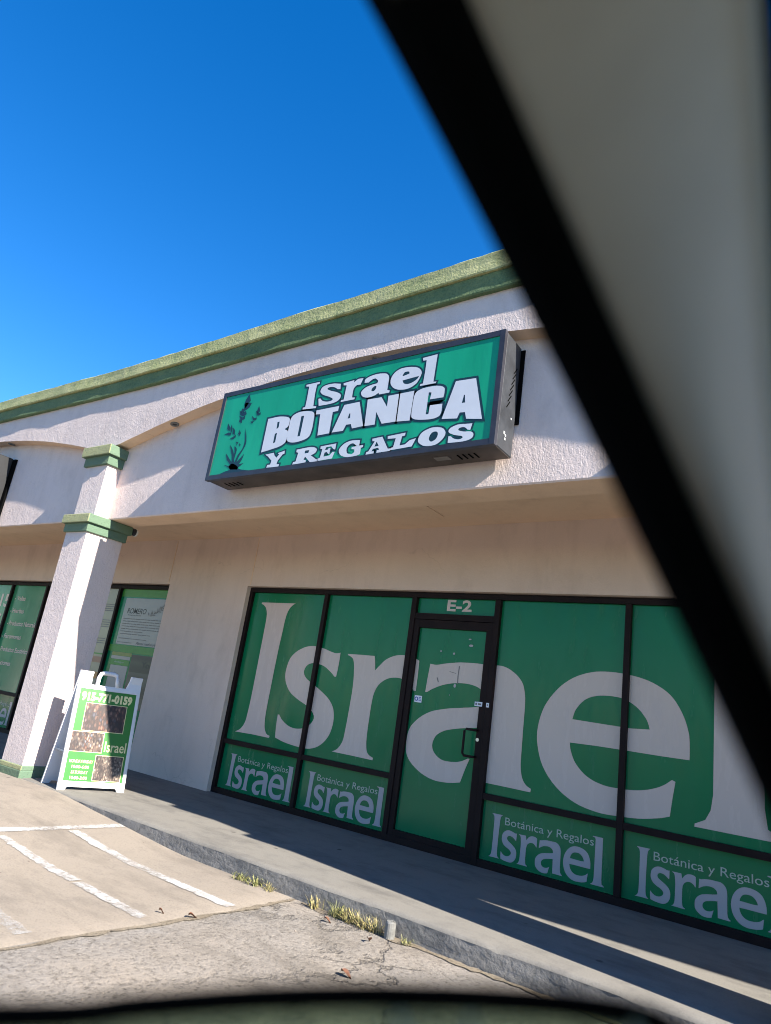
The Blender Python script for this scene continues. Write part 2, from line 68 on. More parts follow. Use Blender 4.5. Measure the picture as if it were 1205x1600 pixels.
  'C': [[(-3.024,3.831),(-3.015,3.845),(-3.003,3.855),(-2.988,3.861),(-2.971,3.867),(-2.951,3.872),(-2.927,3.874),(-2.902,3.876),(-2.879,3.876),(-2.857,3.876),(-2.835,3.875),(-2.814,3.873),(-2.796,3.869),(-2.779,3.865),(-2.764,3.859),(-2.752,3.852),(-2.742,3.844),(-2.736,3.834),(-2.734,3.823),(-2.734,3.811),(-2.734,3.799),(-2.734,3.787),(-2.735,3.776),(-2.737,3.765),(-2.738,3.755),(-2.867,3.756),(-2.86,3.819),(-2.887,3.824),(-2.888,3.623),(-2.862,3.62),(-2.859,3.7),(-2.74,3.698),(-2.74,3.68),(-2.739,3.658),(-2.739,3.636),(-2.741,3.618),(-2.745,3.606),(-2.749,3.597),(-2.756,3.589),(-2.766,3.584),(-2.779,3.579),(-2.795,3.575),(-2.814,3.573),(-2.835,3.572),(-2.862,3.573),(-2.892,3.575),(-2.923,3.578),(-2.949,3.581),(-2.97,3.586),(-2.988,3.59),(-3.003,3.596),(-3.015,3.603),(-3.023,3.61),(-3.028,3.617),(-3.03,3.626),(-3.032,3.639),(-3.033,3.657),(-3.034,3.679),(-3.033,3.703),(-3.033,3.728),(-3.032,3.754),(-3.032,3.783),(-3.03,3.809)]],
  'A2': [[(-2.638,3.885),(-2.454,3.881),(-2.36,3.51),(-2.502,3.531),(-2.519,3.591),(-2.567,3.594),(-2.585,3.545),(-2.728,3.559)],[(-2.547,3.745),(-2.538,3.747),(-2.529,3.677),(-2.558,3.676)]],
  'Y': [[(-4.68,3.442),(-4.568,3.451),(-4.553,3.421),(-4.521,3.395),(-4.494,3.427),(-4.515,3.441),(-4.428,3.458),(-4.425,3.428),(-4.448,3.421),(-4.497,3.361),(-4.503,3.326),(-4.468,3.325),(-4.472,3.3),(-4.631,3.302),(-4.625,3.33),(-4.587,3.33),(-4.58,3.369),(-4.638,3.418)]],
  'R': [[(-4.275,3.452),(-4.235,3.454),(-4.186,3.458),(-4.137,3.46),(-4.098,3.46),(-4.071,3.456),(-4.052,3.45),(-4.038,3.443),(-4.028,3.435),(-4.023,3.427),(-4.023,3.417),(-4.027,3.407),(-4.033,3.398),(-4.043,3.391),(-4.057,3.385),(-4.072,3.38),(-4.083,3.375),(-4.011,3.33),(-3.985,3.324),(-3.994,3.304),(-4.074,3.302),(-4.152,3.37),(-4.164,3.341),(-4.134,3.333),(-4.134,3.312),(-4.297,3.302),(-4.291,3.328),(-4.261,3.331),(-4.248,3.418),(-4.274,3.427)],[(-4.166,3.431),(-4.115,3.431),(-4.12,3.405),(-4.166,3.402)]],
  'E': [[(-3.982,3.453),(-3.801,3.463),(-3.804,3.404),(-3.827,3.412),(-3.856,3.441),(-3.915,3.437),(-3.923,3.411),(-3.892,3.412),(-3.881,3.426),(-3.861,3.425),(-3.864,3.366),(-3.881,3.372),(-3.896,3.39),(-3.922,3.387),(-3.927,3.348),(-3.859,3.353),(-3.832,3.383),(-3.803,3.382),(-3.823,3.32),(-4.0,3.311),(-3.994,3.334),(-3.968,3.339),(-3.957,3.424),(-3.981,3.429)]],
  'G': [[(-3.535,3.465),(-3.537,3.409),(-3.568,3.416),(-3.576,3.422),(-3.586,3.43),(-3.596,3.437),(-3.606,3.442),(-3.617,3.443),(-3.628,3.442),(-3.638,3.438),(-3.647,3.434),(-3.656,3.427),(-3.663,3.418),(-3.669,3.408),(-3.672,3.398),(-3.672,3.387),(-3.669,3.375),(-3.664,3.363),(-3.657,3.354),(-3.647,3.348),(-3.633,3.344),(-3.619,3.341),(-3.608,3.34),(-3.599,3.343),(-3.591,3.348),(-3.585,3.353),(-3.579,3.357),(-3.584,3.383),(-3.617,3.39),(-3.617,3.408),(-3.492,3.415),(-3.493,3.395),(-3.513,3.39),(-3.512,3.331),(-3.541,3.321),(-3.564,3.319),(-3.591,3.317),(-3.619,3.315),(-3.645,3.315),(-3.668,3.319),(-3.689,3.324),(-3.709,3.331),(-3.725,3.339),(-3.738,3.35),(-3.749,3.362),(-3.756,3.376),(-3.759,3.389),(-3.756,3.402),(-3.748,3.416),(-3.737,3.429),(-3.724,3.44),(-3.709,3.45),(-3.692,3.458),(-3.673,3.464),(-3.654,3.469),(-3.635,3.471),(-3.616,3.472),(-3.597,3.471),(-3.58,3.47),(-3.566,3.469),(-3.554,3.468),(-3.544,3.466)]],
  'A3': [[(-3.403,3.462),(-3.299,3.47),(-3.223,3.351),(-3.192,3.351),(-3.2,3.329),(-3.337,3.324),(-3.336,3.348),(-3.312,3.351),(-3.325,3.37),(-3.381,3.365),(-3.391,3.343),(-3.365,3.343),(-3.367,3.323),(-3.45,3.319),(-3.446,3.342),(-3.426,3.345),(-3.373,3.436),(-3.398,3.439)],[(-3.352,3.43),(-3.323,3.388),(-3.368,3.385)]],
  'L': [[(-3.243,3.467),(-3.063,3.479),(-3.066,3.453),(-3.094,3.449),(-3.106,3.368),(-3.053,3.372),(-3.011,3.405),(-2.951,3.416),(-2.983,3.346),(-3.197,3.334),(-3.194,3.355),(-3.17,3.359),(-3.156,3.439),(-3.239,3.443)]],
  'O2': [[(-2.928,3.387),(-2.929,3.404),(-2.925,3.423),(-2.915,3.442),(-2.902,3.458),(-2.884,3.47),(-2.861,3.48),(-2.836,3.488),(-2.812,3.493),(-2.787,3.494),(-2.762,3.492),(-2.737,3.487),(-2.717,3.481),(-2.701,3.472),(-2.689,3.46),(-2.68,3.447),(-2.675,3.434),(-2.675,3.42),(-2.679,3.405),(-2.686,3.391),(-2.696,3.378),(-2.709,3.365),(-2.724,3.353),(-2.742,3.342),(-2.763,3.335),(-2.787,3.332),(-2.815,3.331),(-2.842,3.333),(-2.866,3.338),(-2.886,3.347),(-2.905,3.359),(-2.92,3.372)],[(-2.826,3.401),(-2.824,3.412),(-2.82,3.425),(-2.813,3.437),(-2.805,3.446),(-2.795,3.451),(-2.783,3.454),(-2.771,3.454),(-2.761,3.452),(-2.755,3.448),(-2.749,3.442),(-2.746,3.434),(-2.745,3.425),(-2.746,3.416),(-2.749,3.405),(-2.754,3.394),(-2.761,3.385),(-2.77,3.378),(-2.782,3.372),(-2.793,3.368),(-2.803,3.368),(-2.811,3.373),(-2.819,3.381),(-2.824,3.391)]],
  'S2': [[(-2.44,3.483),(-2.452,3.429),(-2.476,3.434),(-2.483,3.44),(-2.491,3.448),(-2.5,3.455),(-2.51,3.459),(-2.52,3.461),(-2.532,3.461),(-2.544,3.459),(-2.552,3.457),(-2.557,3.453),(-2.56,3.449),(-2.561,3.444),(-2.558,3.439),(-2.551,3.435),(-2.54,3.43),(-2.527,3.426),(-2.513,3.422),(-2.497,3.42),(-2.478,3.419),(-2.46,3.417),(-2.445,3.414),(-2.435,3.408),(-2.427,3.402),(-2.422,3.394),(-2.42,3.386),(-2.42,3.378),(-2.423,3.369),(-2.428,3.36),(-2.438,3.353),(-2.451,3.347),(-2.467,3.343),(-2.487,3.339),(-2.511,3.337),(-2.542,3.336),(-2.578,3.337),(-2.614,3.338),(-2.643,3.339),(-2.644,3.397),(-2.621,3.394),(-2.615,3.389),(-2.609,3.382),(-2.601,3.376),(-2.592,3.371),(-2.582,3.367),(-2.57,3.363),(-2.559,3.36),(-2.548,3.359),(-2.538,3.36),(-2.528,3.362),(-2.52,3.365),(-2.515,3.368),(-2.513,3.372),(-2.514,3.377),(-2.518,3.381),(-2.526,3.386),(-2.54,3.39),(-2.559,3.394),(-2.579,3.399),(-2.597,3.404),(-2.612,3.411),(-2.627,3.418),(-2.64,3.425),(-2.647,3.434),(-2.649,3.442),(-2.647,3.452),(-2.64,3.462),(-2.631,3.47),(-2.618,3.476),(-2.601,3.482),(-2.583,3.487),(-2.565,3.49),(-2.547,3.49),(-2.529,3.489),(-2.512,3.487),(-2.496,3.486),(-2.48,3.485),(-2.465,3.484),(-2.452,3.484)]],
}
EMBLEM = [[(-5.28,3.292),(-5.255,3.297),(-5.227,3.304),(-5.2,3.31),(-5.175,3.314),(-5.152,3.318),(-5.139,3.325),(-5.145,3.336),(-5.161,3.35),(-5.169,3.362),(-5.162,3.373),(-5.148,3.383),(-5.13,3.386),(-5.106,3.379),(-5.078,3.366),(-5.055,3.352),(-5.041,3.34),(-5.032,3.328),(-5.018,3.318),(-4.992,3.311),(-4.961,3.305),(-4.931,3.301),(-4.903,3.296),(-4.875,3.292),(-4.852,3.288),(-4.889,3.286),(-4.933,3.283),(-4.98,3.281),(-5.027,3.281),(-5.077,3.281),(-5.127,3.283),(-5.18,3.286),(-5.234,3.289)],[(-5.141,3.332),(-5.188,3.364),(-5.246,3.383),(-5.229,3.378),(-5.208,3.371),(-5.189,3.367),(-5.173,3.368),(-5.157,3.371),(-5.144,3.374),(-5.222,3.443),(-5.255,3.506),(-5.234,3.486),(-5.21,3.462),(-5.188,3.44),(-5.17,3.423),(-5.154,3.407),(-5.141,3.394),(-5.155,3.472),(-5.221,3.598),(-5.202,3.577),(-5.18,3.552),(-5.162,3.529),(-5.151,3.509),(-5.144,3.492),(-5.138,3.477),(-5.133,3.489),(-5.128,3.502),(-5.127,3.518),(-5.132,3.537),(-5.141,3.558),(-5.148,3.576),(-5.137,3.568),(-5.125,3.557),(-5.116,3.545),(-5.113,3.53),(-5.114,3.514),(-5.115,3.496),(-5.118,3.475),(-5.12,3.454),(-5.12,3.434),(-5.116,3.417),(-5.109,3.403),(-5.103,3.391),(-5.073,3.478),(-5.056,3.498),(-5.035,3.523),(-5.02,3.549),(-5.014,3.577),(-5.012,3.606),(-5.012,3.631),(-5.044,3.762),(-5.028,3.715),(-5.01,3.661),(-4.998,3.616),(-4.997,3.588),(-5.002,3.569),(-5.011,3.548),(-5.025,3.52),(-5.044,3.49),(-5.059,3.463),(-5.068,3.438),(-5.073,3.415),(-5.077,3.395),(-5.025,3.439),(-4.99,3.476),(-4.996,3.458),(-5.002,3.436),(-5.01,3.416),(-5.02,3.4),(-5.032,3.384),(-5.042,3.371),(-4.971,3.379),(-5.027,3.35),(-5.047,3.324)],[(-5.098,4.151),(-5.064,4.08),(-5.095,4.041),(-5.114,4.007),(-5.137,4.04),(-5.13,4.097)],[(-5.129,4.06),(-5.041,4.047),(-5.058,4.006),(-5.106,3.981),(-5.129,4.002)],[(-5.158,3.999),(-5.122,3.987),(-5.128,3.959),(-5.167,3.964)],[(-5.191,3.982),(-5.143,3.946),(-5.101,3.962),(-5.083,3.931),(-5.125,3.915),(-5.168,3.935)],[(-5.179,3.922),(-5.128,3.894),(-5.096,3.911),(-5.096,3.879),(-5.141,3.874)],[(-5.161,3.877),(-5.129,3.865),(-5.127,3.84),(-5.16,3.858)],[(-4.915,3.989),(-4.891,3.939),(-4.908,3.914),(-4.928,3.938)],[(-4.945,3.947),(-4.907,3.91),(-4.877,3.916),(-4.876,3.895),(-4.917,3.897)],[(-4.99,3.896),(-4.953,3.863),(-4.918,3.865),(-4.921,3.845),(-4.959,3.85)],[(-4.99,3.833),(-4.953,3.828),(-4.963,3.815)],[(-5.325,3.851),(-5.288,3.806),(-5.286,3.77),(-5.32,3.796)],[(-5.267,3.833),(-5.248,3.787),(-5.251,3.737),(-5.27,3.79)],[(-5.231,3.792),(-5.202,3.76),(-5.194,3.716),(-5.223,3.734)],[(-5.343,3.734),(-5.293,3.746),(-5.253,3.737),(-5.256,3.716)],[(-5.24,3.678),(-5.209,3.686),(-5.177,3.707),(-5.173,3.685),(-5.203,3.667)],[(-5.13,3.754),(-5.106,3.72),(-5.114,3.699),(-5.14,3.724),(-5.125,3.722)],[(-5.145,3.629),(-5.114,3.618),(-5.126,3.595),(-5.127,3.616)],[(-5.092,3.605),(-5.073,3.589),(-5.079,3.579)]]
# ------------------------------------------------------------------ helpers
def lift(x, z):            # the facade's upper lines climb slightly to the right
    return max(0.0, x+7.6)*0.0075*max(0.0, z-1.3)
def LF(v): return (v[0], v[1], v[2]+lift(v[0], v[2]))

def mk(name, verts, faces, mat, parent=None, smooth=False, edges=()):
    me = bpy.data.meshes.new(name); me.from_pydata([tuple(v) for v in verts], list(edges), faces)
    if mat: me.materials.append(mat)
    if smooth:
        for p in me.polygons: p.use_smooth = True
    me.update()
    o = bpy.data.objects.new(name, me); COL.objects.link(o)
    if parent is not None: setp(o, parent)
    return o
def setp(o, parent):
    o.parent = parent
    if parent.type == 'EMPTY': o.matrix_parent_inverse = Matrix.Translation(-Vector(parent.location))
def thing(name, label, cat, loc=(0, 0, 0), group=None):
    o = bpy.data.objects.new(name, None); COL.objects.link(o); o.location = loc; o.empty_display_size = .1
    return tag(o, label, cat, group)
def tag(o, label, cat, group=None):
    o['label'] = label; o['category'] = cat
    if group: o['group'] = group
    return o
def struct(o): o['kind'] = 'structure'; return o

class G:                                   # collects vertices and faces of one mesh
    def __init__(s): s.v = []; s.f = []
    def box(s, x0, x1, y0, y1, z0, z1, fn=None):
        b = len(s.v)
        p = [(x0,y0,z0),(x1,y0,z0),(x1,y1,z0),(x0,y1,z0),(x0,y0,z1),(x1,y0,z1),(x1,y1,z1),(x0,y1,z1)]
        s.v += [fn(q) for q in p] if fn else p
        s.f += [tuple(b+i for i in q) for q in ((0,3,2,1),(4,5,6,7),(0,1,5,4),(1,2,6,5),(2,3,7,6),(3,0,4,7))]
        return s
    def hexa(s, p):                        # eight corners, bottom ring then top ring
        b = len(s.v); s.v += [tuple(q) for q in p]
        s.f += [tuple(b+i for i in q) for q in ((0,3,2,1),(4,5,6,7),(0,1,5,4),(1,2,6,5),(2,3,7,6),(3,0,4,7))]
        return s
    def tube(s, pts, rad, n=8, cap=True):
        b0 = len(s.v); pts = [Vector(p) for p in pts]
        for i, p in enumerate(pts):
            d = (pts[min(i+1, len(pts)-1)]-pts[max(i-1, 0)]).normalized()
            a = d.orthogonal().normalized() if abs(d.z) > .9 else d.cross(Vector((0,0,1))).normalized()
            c = d.cross(a)
            rr = rad[i] if isinstance(rad, (list, tuple)) else rad
            for k in range(n):
                t = 2*math.pi*k/n; s.v.append(tuple(p+a*math.cos(t)*rr+c*math.sin(t)*rr))
        for i in range(len(pts)-1):
            for k in range(n):
                s.f.append((b0+i*n+k, b0+i*n+(k+1) % n, b0+(i+1)*n+(k+1) % n, b0+(i+1)*n+k))
        if cap:
            s.f.append(tuple(b0+k for k in range(n))[::-1]); s.f.append(tuple(b0+(len(pts)-1)*n+k for k in range(n)))
        return s
    def grid(s, rows):                     # rows of equal length
        b = len(s.v); n = len(rows[0])
        for r in rows: s.v += [tuple(q) for q in r]
        for i in range(len(rows)-1):
            for k in range(n-1):
                s.f.append((b+i*n+k, b+i*n+k+1, b+(i+1)*n+k+1, b+(i+1)*n+k))
        return s
    def build(s, name, mat, parent=None, smooth=False, bevel=0, seg=2):
        o = mk(name, s.v, s.f, mat, parent, smooth)
        if bevel:
            bm = bmesh.new(); bm.from_mesh(o.data); bmesh.ops.recalc_face_normals(bm, faces=bm.faces)
            bmesh.ops.bevel(bm, geom=list(bm.edges), offset=bevel, segments=seg, affect='EDGES', profile=.5, clamp_overlap=True)
            bm.to_mesh(o.data); bm.free()
        else:
            bm = bmesh.new(); bm.from_mesh(o.data); bmesh.ops.recalc_face_normals(bm, faces=bm.faces); bm.to_mesh(o.data); bm.free()
        return o

def n3(x, y, z): return noise.noise(Vector((x, y, z)))

# flat lettering: loops (outer first, then holes) in plane coordinates, mapped by fn(u, v) to world
def flat(name, loops, fn, mat, parent=None):
    loops3 = [[Vector((q[0], q[1], 0)) for q in lp] for lp in loops]
    tris = tessellate_polygon(loops3)
    pts = [q for lp in loops for q in lp]
    vs = [Vector(fn(q[0], q[1])) for q in pts]
    # face order so that the normals point to the viewer (-Y for the facade)
    a, b, c = tris[0]
    o = mk(name, vs, [tuple(t) for t in tris], mat, parent)
    return o
def area(lp): return sum(lp[i][0]*lp[(i+1) % len(lp)][1]-lp[(i+1) % len(lp)][0]*lp[i][1] for i in range(len(lp)))/2
def offs(lp, d):                            # grow (d>0) a loop outwards
    n = len(lp); sgn = 1 if area(lp) > 0 else -1; out = []
    for i in range(n):
        a, b, c = Vector(lp[i-1]), Vector(lp[i]), Vector(lp[(i+1) % n])
        e1 = (b-a); e2 = (c-b)
        if e1.length < 1e-6 or e2.length < 1e-6: out.append(lp[i]); continue
        e1.normalize(); e2.normalize()
        n1 = Vector((e1.y, -e1.x)); n2 = Vector((e2.y, -e2.x)); nn = n1+n2
        if nn.length < 1e-3: out.append(lp[i]); continue
        nn.normalize(); k = min(1.8, 1/max(.3, nn.dot(n1)))
        out.append(tuple(b+nn*d*k*sgn))
    return out

def text_geo(s, size=1.0, bold=0.0, spacing=1.0):
    cu = bpy.data.curves.new('text', 'FONT'); cu.body = s; cu.size = size; cu.offset = bold; cu.resolution_u = 3
    cu.space_character = spacing
    o = bpy.data.objects.new('text', cu); COL.objects.link(o)
    dg = bpy.context.evaluated_depsgraph_get(); me = o.evaluated_get(dg).to_mesh()
    v = [(q.co.x, q.co.y) for q in me.vertices]; f = [tuple(p.vertices) for p in me.polygons]
    o.evaluated_get(dg).to_mesh_clear()
    bpy.data.objects.remove(o); bpy.data.curves.remove(cu)
    return v, f
def text(name, s, box, fn, mat, parent, bold=0.0, shear=0.0, spacing=1.0):
    """text fitted into box (u0,u1,v0,v1); v0 is the bottom of its lowest stroke"""
    v, f = text_geo(s, 1.0, bold, spacing)
    xs = [q[0] for q in v]; ys = [q[1] for q in v]
    x0, x1, y0, y1 = min(xs), max(xs), min(ys), max(ys)
    u0, u1, w0, w1 = box
    vs = []
    for x, y in v:
        a = (x-x0)/(x1-x0); b = (y-y0)/(y1-y0)
        vs.append(fn(u0+(u1-u0)*a+shear*(b-.5), w0+(w1-w0)*b))
    # one mesh per word: cut where the gap between strokes is wide
    if ' ' in s.strip():
        n = len(v); lab = list(range(n))
        def find(i):
            while lab[i] != i: lab[i] = lab[lab[i]]; i = lab[i]
            return i
        for p in f:
            for q in p[1:]: lab[find(p[0])] = find(q)
        comp = {}
        for i in range(n): comp.setdefault(find(i), []).append(i)
        items = sorted(comp.values(), key=lambda c: min(v[i][0] for i in c))
        words = []; right = -1e9
        for c in items:
            a = min(v[i][0] for i in c)
            if a-right > .17: words.append([])
            words[-1] += c; right = max(right, max(v[i][0] for i in c))
        first = None
        for wd in words:
            idx = {i: k for k, i in enumerate(wd)}
            o = mk(name, [vs[i] for i in wd], [tuple(idx[i] for i in p) for p in f if p[0] in idx], mat, parent)
            first = first or o
        return first
    return mk(name, vs, f, mat, parent)

# ------------------------------------------------------------------ materials
MATS = {}
def nodes(name):
    mt = bpy.data.materials.new(name); mt.use_nodes = True; MATS[name] = mt
    return mt, mt.node_tree, mt.node_tree.nodes['Principled BSDF']
def N(t, typ, **kw):
    n = t.nodes.new(typ)
    for k, v in kw.items():
        if k in n.inputs: n.inputs[k].default_value = v
        else: setattr(n, k, v)
    return n
def coords(t, scale=(1, 1, 1)):
    tc = N(t, 'ShaderNodeNewGeometry'); mp = N(t, 'ShaderNodeMapping'); mp.inputs['Scale'].default_value = scale
    t.links.new(tc.outputs['Position'], mp.inputs['Vector']); return mp.outputs['Vector']
def ramp(t, fac, stops):
    r = N(t, 'ShaderNodeValToRGB'); e = r.color_ramp.elements
    while len(e) < len(stops): e.new(.5)
    for k, (p, c) in enumerate(stops):
        e[k].position = p; e[k].color = (*c, 1) if len(c) == 3 else c
    t.links.new(fac, r.inputs[0]); return r.outputs[0]
def mix(t, fac, a, b, blend='MIX'):
    n = N(t, 'ShaderNodeMix', data_type='RGBA', blend_type=blend)
    for k, x in ((0, fac), (6, a), (7, b)):
        if isinstance(x, (int, float)): n.inputs[k].default_value = x
        elif isinstance(x, tuple): n.inputs[k].default_value = (*x, 1)
        else: t.links.new(x, n.inputs[k])
    return n.outputs[2]
def noisef(t, vec, scale, detail=4, rough=.55, dist=0):
    n = N(t, 'ShaderNodeTexNoise', Scale=scale, Detail=detail, Roughness=rough, Distortion=dist)
    t.links.new(vec, n.inputs['Vector']); return n.outputs['Fac']
def math_(t, op, a, b=0.0):
    n = N(t, 'ShaderNodeMath', operation=op)
    for k, x in ((0, a), (1, b)):
        if isinstance(x, (int, float)): n.inputs[k].default_value = x
        else: t.links.new(x, n.inputs[k])
    return n.outputs[0]
def bump(t, bsdf, h, strength, dist):
    b = N(t, 'ShaderNodeBump', Strength=strength, Distance=dist)
    t.links.new(h, b.inputs['Height']); t.links.new(b.outputs[0], bsdf.inputs['Normal']); return b
def plain(name, col, rough=.5, metal=0.0, var=0.12, scale=9, bmp=0.0, bscale=120, spec=.5, coat=0.0):
    mt, t, b = nodes(name)
    v = coords(t); nf = noisef(t, v, scale)
    lo = tuple(c*(1-var) for c in col); hi = tuple(min(1, c*(1+var)) for c in col)
    t.links.new(ramp(t, nf, [(.3, lo), (.7, hi)]), b.inputs['Base Color'])
    b.inputs['Roughness'].default_value = rough; b.inputs['Metallic'].default_value = metal
    b.inputs['Specular IOR Level'].default_value = spec; b.inputs['Coat Weight'].default_value = coat
    if bmp: bump(t, b, noisef(t, v, bscale, 3), bmp, .004)
    return mt

def stucco(name, base, stain, bstr=.55, grain=1.0):
    mt, t, b = nodes(name)
    v = coords(t); vs = coords(t, (1, 1, .45))
    big = noisef(t, v, 1.3, 5, .6); streak = noisef(t, coords(t, (6, 6, .55)), 1.0, 4, .6)
    col = mix(t, ramp(t, big, [(.35, (0, 0, 0)), (.75, (1, 1, 1))]), base, tuple(c*.92 for c in base))
    col = mix(t, ramp(t, streak, [(.5, (0, 0, 0)), (.8, (.55, .55, .55))]), col, stain)
    fine = noisef(t, v, 70*grain, 5, .65)
    col = mix(t, ramp(t, fine, [(.3, (.18, .18, .18)), (.6, (0, 0, 0))]), col, tuple(c*.72 for c in base))
    blot = noisef(t, coords(t, (1, 1, .6)), 3.1, 6, .68)
    col = mix(t, ramp(t, blot, [(.52, (0, 0, 0)), (.72, (.45, .45, .45))]), col, tuple(c*.86 for c in stain))
    wz = N(t, 'ShaderNodeTexNoise', Scale=1.6, Detail=5); t.links.new(v, wz.inputs['Vector'])
    wa = N(t, 'ShaderNodeVectorMath', operation='ADD'); t.links.new(v, wa.inputs[0]); t.links.new(wz.outputs['Color'], wa.inputs[1])
    hc = N(t, 'ShaderNodeTexVoronoi', feature='DISTANCE_TO_EDGE', Scale=.55); t.links.new(wa.outputs[0], hc.inputs['Vector'])
    ck = math_(t, 'MULTIPLY', ramp(t, hc.outputs['Distance'], [(.001, (.3, .3, .3)), (.004, (0, 0, 0))]), ramp(t, big, [(.5, (0, 0, 0)), (.6, (1, 1, 1))]))
    col = mix(t, ck, col, tuple(c*.45 for c in stain))
    t.links.new(col, b.inputs['Base Color']); b.inputs['Roughness'].default_value = .9
    b.inputs['Specular IOR Level'].default_value = .2
    drag = noisef(t, vs, 38*grain, 4, .6, .6); mid = noisef(t, v, 9, 3, .5)
    h = math_(t, 'ADD', math_(t, 'MULTIPLY', drag, .8), math_(t, 'ADD', math_(t, 'MULTIPLY', fine, .45), math_(t, 'MULTIPLY', mid, .5)))
    bump(t, b, h, bstr, .022)
    return mt
M_STUCCO = stucco('stucco_rough', (.70, .585, .54), (.58, .475, .435), .45, 1.25)
M_STUCCO_S = stucco('stucco_smooth', (.67, .54, .455), (.54, .425, .355), .14)
M_SOFFIT = stucco('soffit_paint', (.74, .55, .39), (.64, .465, .325), .08)

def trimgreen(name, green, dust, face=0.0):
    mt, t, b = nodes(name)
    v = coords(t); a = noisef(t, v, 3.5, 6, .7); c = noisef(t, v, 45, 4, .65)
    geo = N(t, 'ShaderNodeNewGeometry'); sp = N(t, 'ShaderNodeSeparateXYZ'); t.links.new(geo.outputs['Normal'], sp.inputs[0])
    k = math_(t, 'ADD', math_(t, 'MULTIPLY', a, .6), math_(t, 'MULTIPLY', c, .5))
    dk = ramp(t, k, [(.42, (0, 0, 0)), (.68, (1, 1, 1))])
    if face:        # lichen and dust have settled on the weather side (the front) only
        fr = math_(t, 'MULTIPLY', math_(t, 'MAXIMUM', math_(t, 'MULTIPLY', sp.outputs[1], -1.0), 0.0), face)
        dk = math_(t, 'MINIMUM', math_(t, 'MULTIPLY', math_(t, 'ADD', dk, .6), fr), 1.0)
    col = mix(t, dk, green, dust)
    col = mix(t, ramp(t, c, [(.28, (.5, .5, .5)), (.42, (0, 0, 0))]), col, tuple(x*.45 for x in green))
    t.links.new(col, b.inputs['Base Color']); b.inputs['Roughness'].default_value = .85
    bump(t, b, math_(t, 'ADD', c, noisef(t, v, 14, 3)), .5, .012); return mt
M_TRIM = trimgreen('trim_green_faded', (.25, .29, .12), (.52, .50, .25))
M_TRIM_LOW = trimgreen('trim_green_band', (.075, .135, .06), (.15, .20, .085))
M_CAP = trimgreen('capital_green', (.10, .165, .11), (.16, .20, .10), .35)
M_CAPTOP = trimgreen('capital_green_weathered', (.11, .175, .115), (.36, .36, .18), 1.0)

def concrete(name, base, dark, warm, agg=60, bstr=.25, cracks=False, speck=.5, spots=0.0):
    mt, t, b = nodes(name)
    v = coords(t); big = noisef(t, v, .7, 6, .62); mid = noisef(t, v, 5, 5, .6); fine = noisef(t, v, agg, 4, .7)
    col = mix(t, ramp(t, big, [(.32, (0, 0, 0)), (.68, (1, 1, 1))]), base, warm)
    col = mix(t, ramp(t, mid, [(.25, (.75, .75, .75)), (.5, (0, 0, 0))]), col, dark)
    col = mix(t, ramp(t, fine, [(.28, (speck, speck, speck)), (.5, (0, 0, 0))]), col, tuple(c*.45 for c in dark))
    vo = N(t, 'ShaderNodeTexVoronoi', Scale=agg*.55); t.links.new(v, vo.inputs['Vector'])
    col = mix(t, ramp(t, vo.outputs['Distance'], [(.08, (.35*speck, .35*speck, .35*speck)), (.22, (0, 0, 0))]), col, tuple(min(1, c*1.5) for c in base))
    h = math_(t, 'ADD', fine, math_(t, 'MULTIPLY', mid, .8))
    if cracks:
        wv = N(t, 'ShaderNodeVectorMath', operation='ADD')
        nz = N(t, 'ShaderNodeTexNoise', Scale=2.2, Detail=6, Roughness=.65); t.links.new(v, nz.inputs['Vector'])
        sc = N(t, 'ShaderNodeVectorMath', operation='SCALE'); sc.inputs[3].default_value = .55
        t.links.new(nz.outputs['Color'], sc.inputs[0]); t.links.new(v, wv.inputs[0]); t.links.new(sc.outputs[0], wv.inputs[1])
        ve = N(t, 'ShaderNodeTexVoronoi', feature='DISTANCE_TO_EDGE', Scale=.62); t.links.new(wv.outputs[0], ve.inputs['Vector'])
        cr = ramp(t, ve.outputs['Distance'], [(.003, (.5, .5, .5)), (.011, (0, 0, 0))])
        cm = math_(t, 'MULTIPLY', cr, ramp(t, noisef(t, v, 1.1, 3), [(.45, (0, 0, 0)), (.6, (1, 1, 1))]))
        col = mix(t, cm, col, tuple(c*.3 for c in dark)); h = math_(t, 'SUBTRACT', h, math_(t, 'MULTIPLY', cm, 1.5))
        st = noisef(t, v, 2.3, 3, .5)
        col = mix(t, ramp(t, st, [(.19, (.4, .4, .4)), (.25, (0, 0, 0))]), col, tuple(c*.5 for c in dark))
    if spots:                                   # trodden gum, oil drips and tyre dust
        sv = N(t, 'ShaderNodeTexVoronoi', Scale=2.6); t.links.new(v, sv.inputs['Vector'])
        sk = math_(t, 'MULTIPLY', ramp(t, sv.outputs['Distance'], [(.045, (1, 1, 1)), (.075, (0, 0, 0))]), ramp(t, noisef(t, v, .9, 2), [(.46, (0, 0, 0)), (.52, (spots,)*3)]))
        col = mix(t, sk, col, tuple(c*.3 for c in dark))
        pz = noisef(t, coords(t, (.9, 2.4, 1)), 1.1, 6, .7)
        col = mix(t, ramp(t, pz, [(.34, (.55, .55, .55)), (.5, (0, 0, 0))]), col, tuple(c*.72 for c in dark))
    t.links.new(col, b.inputs['Base Color']); b.inputs['Roughness'].default_value = .92
    b.inputs['Specular IOR Level'].default_value = .15
    bump(t, b, h, bstr, .01); return mt
M_WALK = concrete('sidewalk_concrete', (.195, .187, .168), (.14, .133, .124), (.212, .20, .176), 90, .22, speck=.35, spots=.8)
M_CURB = concrete('kerb_concrete', (.20, .195, .183), (.11, .11, .107), (.23, .22, .205), 30, .8, speck=.6)
M_SLAB = concrete('parking_slab_concrete', (.262, .230, .192), (.215, .188, .158), (.28, .242, .197), 80, .3, speck=.45, spots=.9)
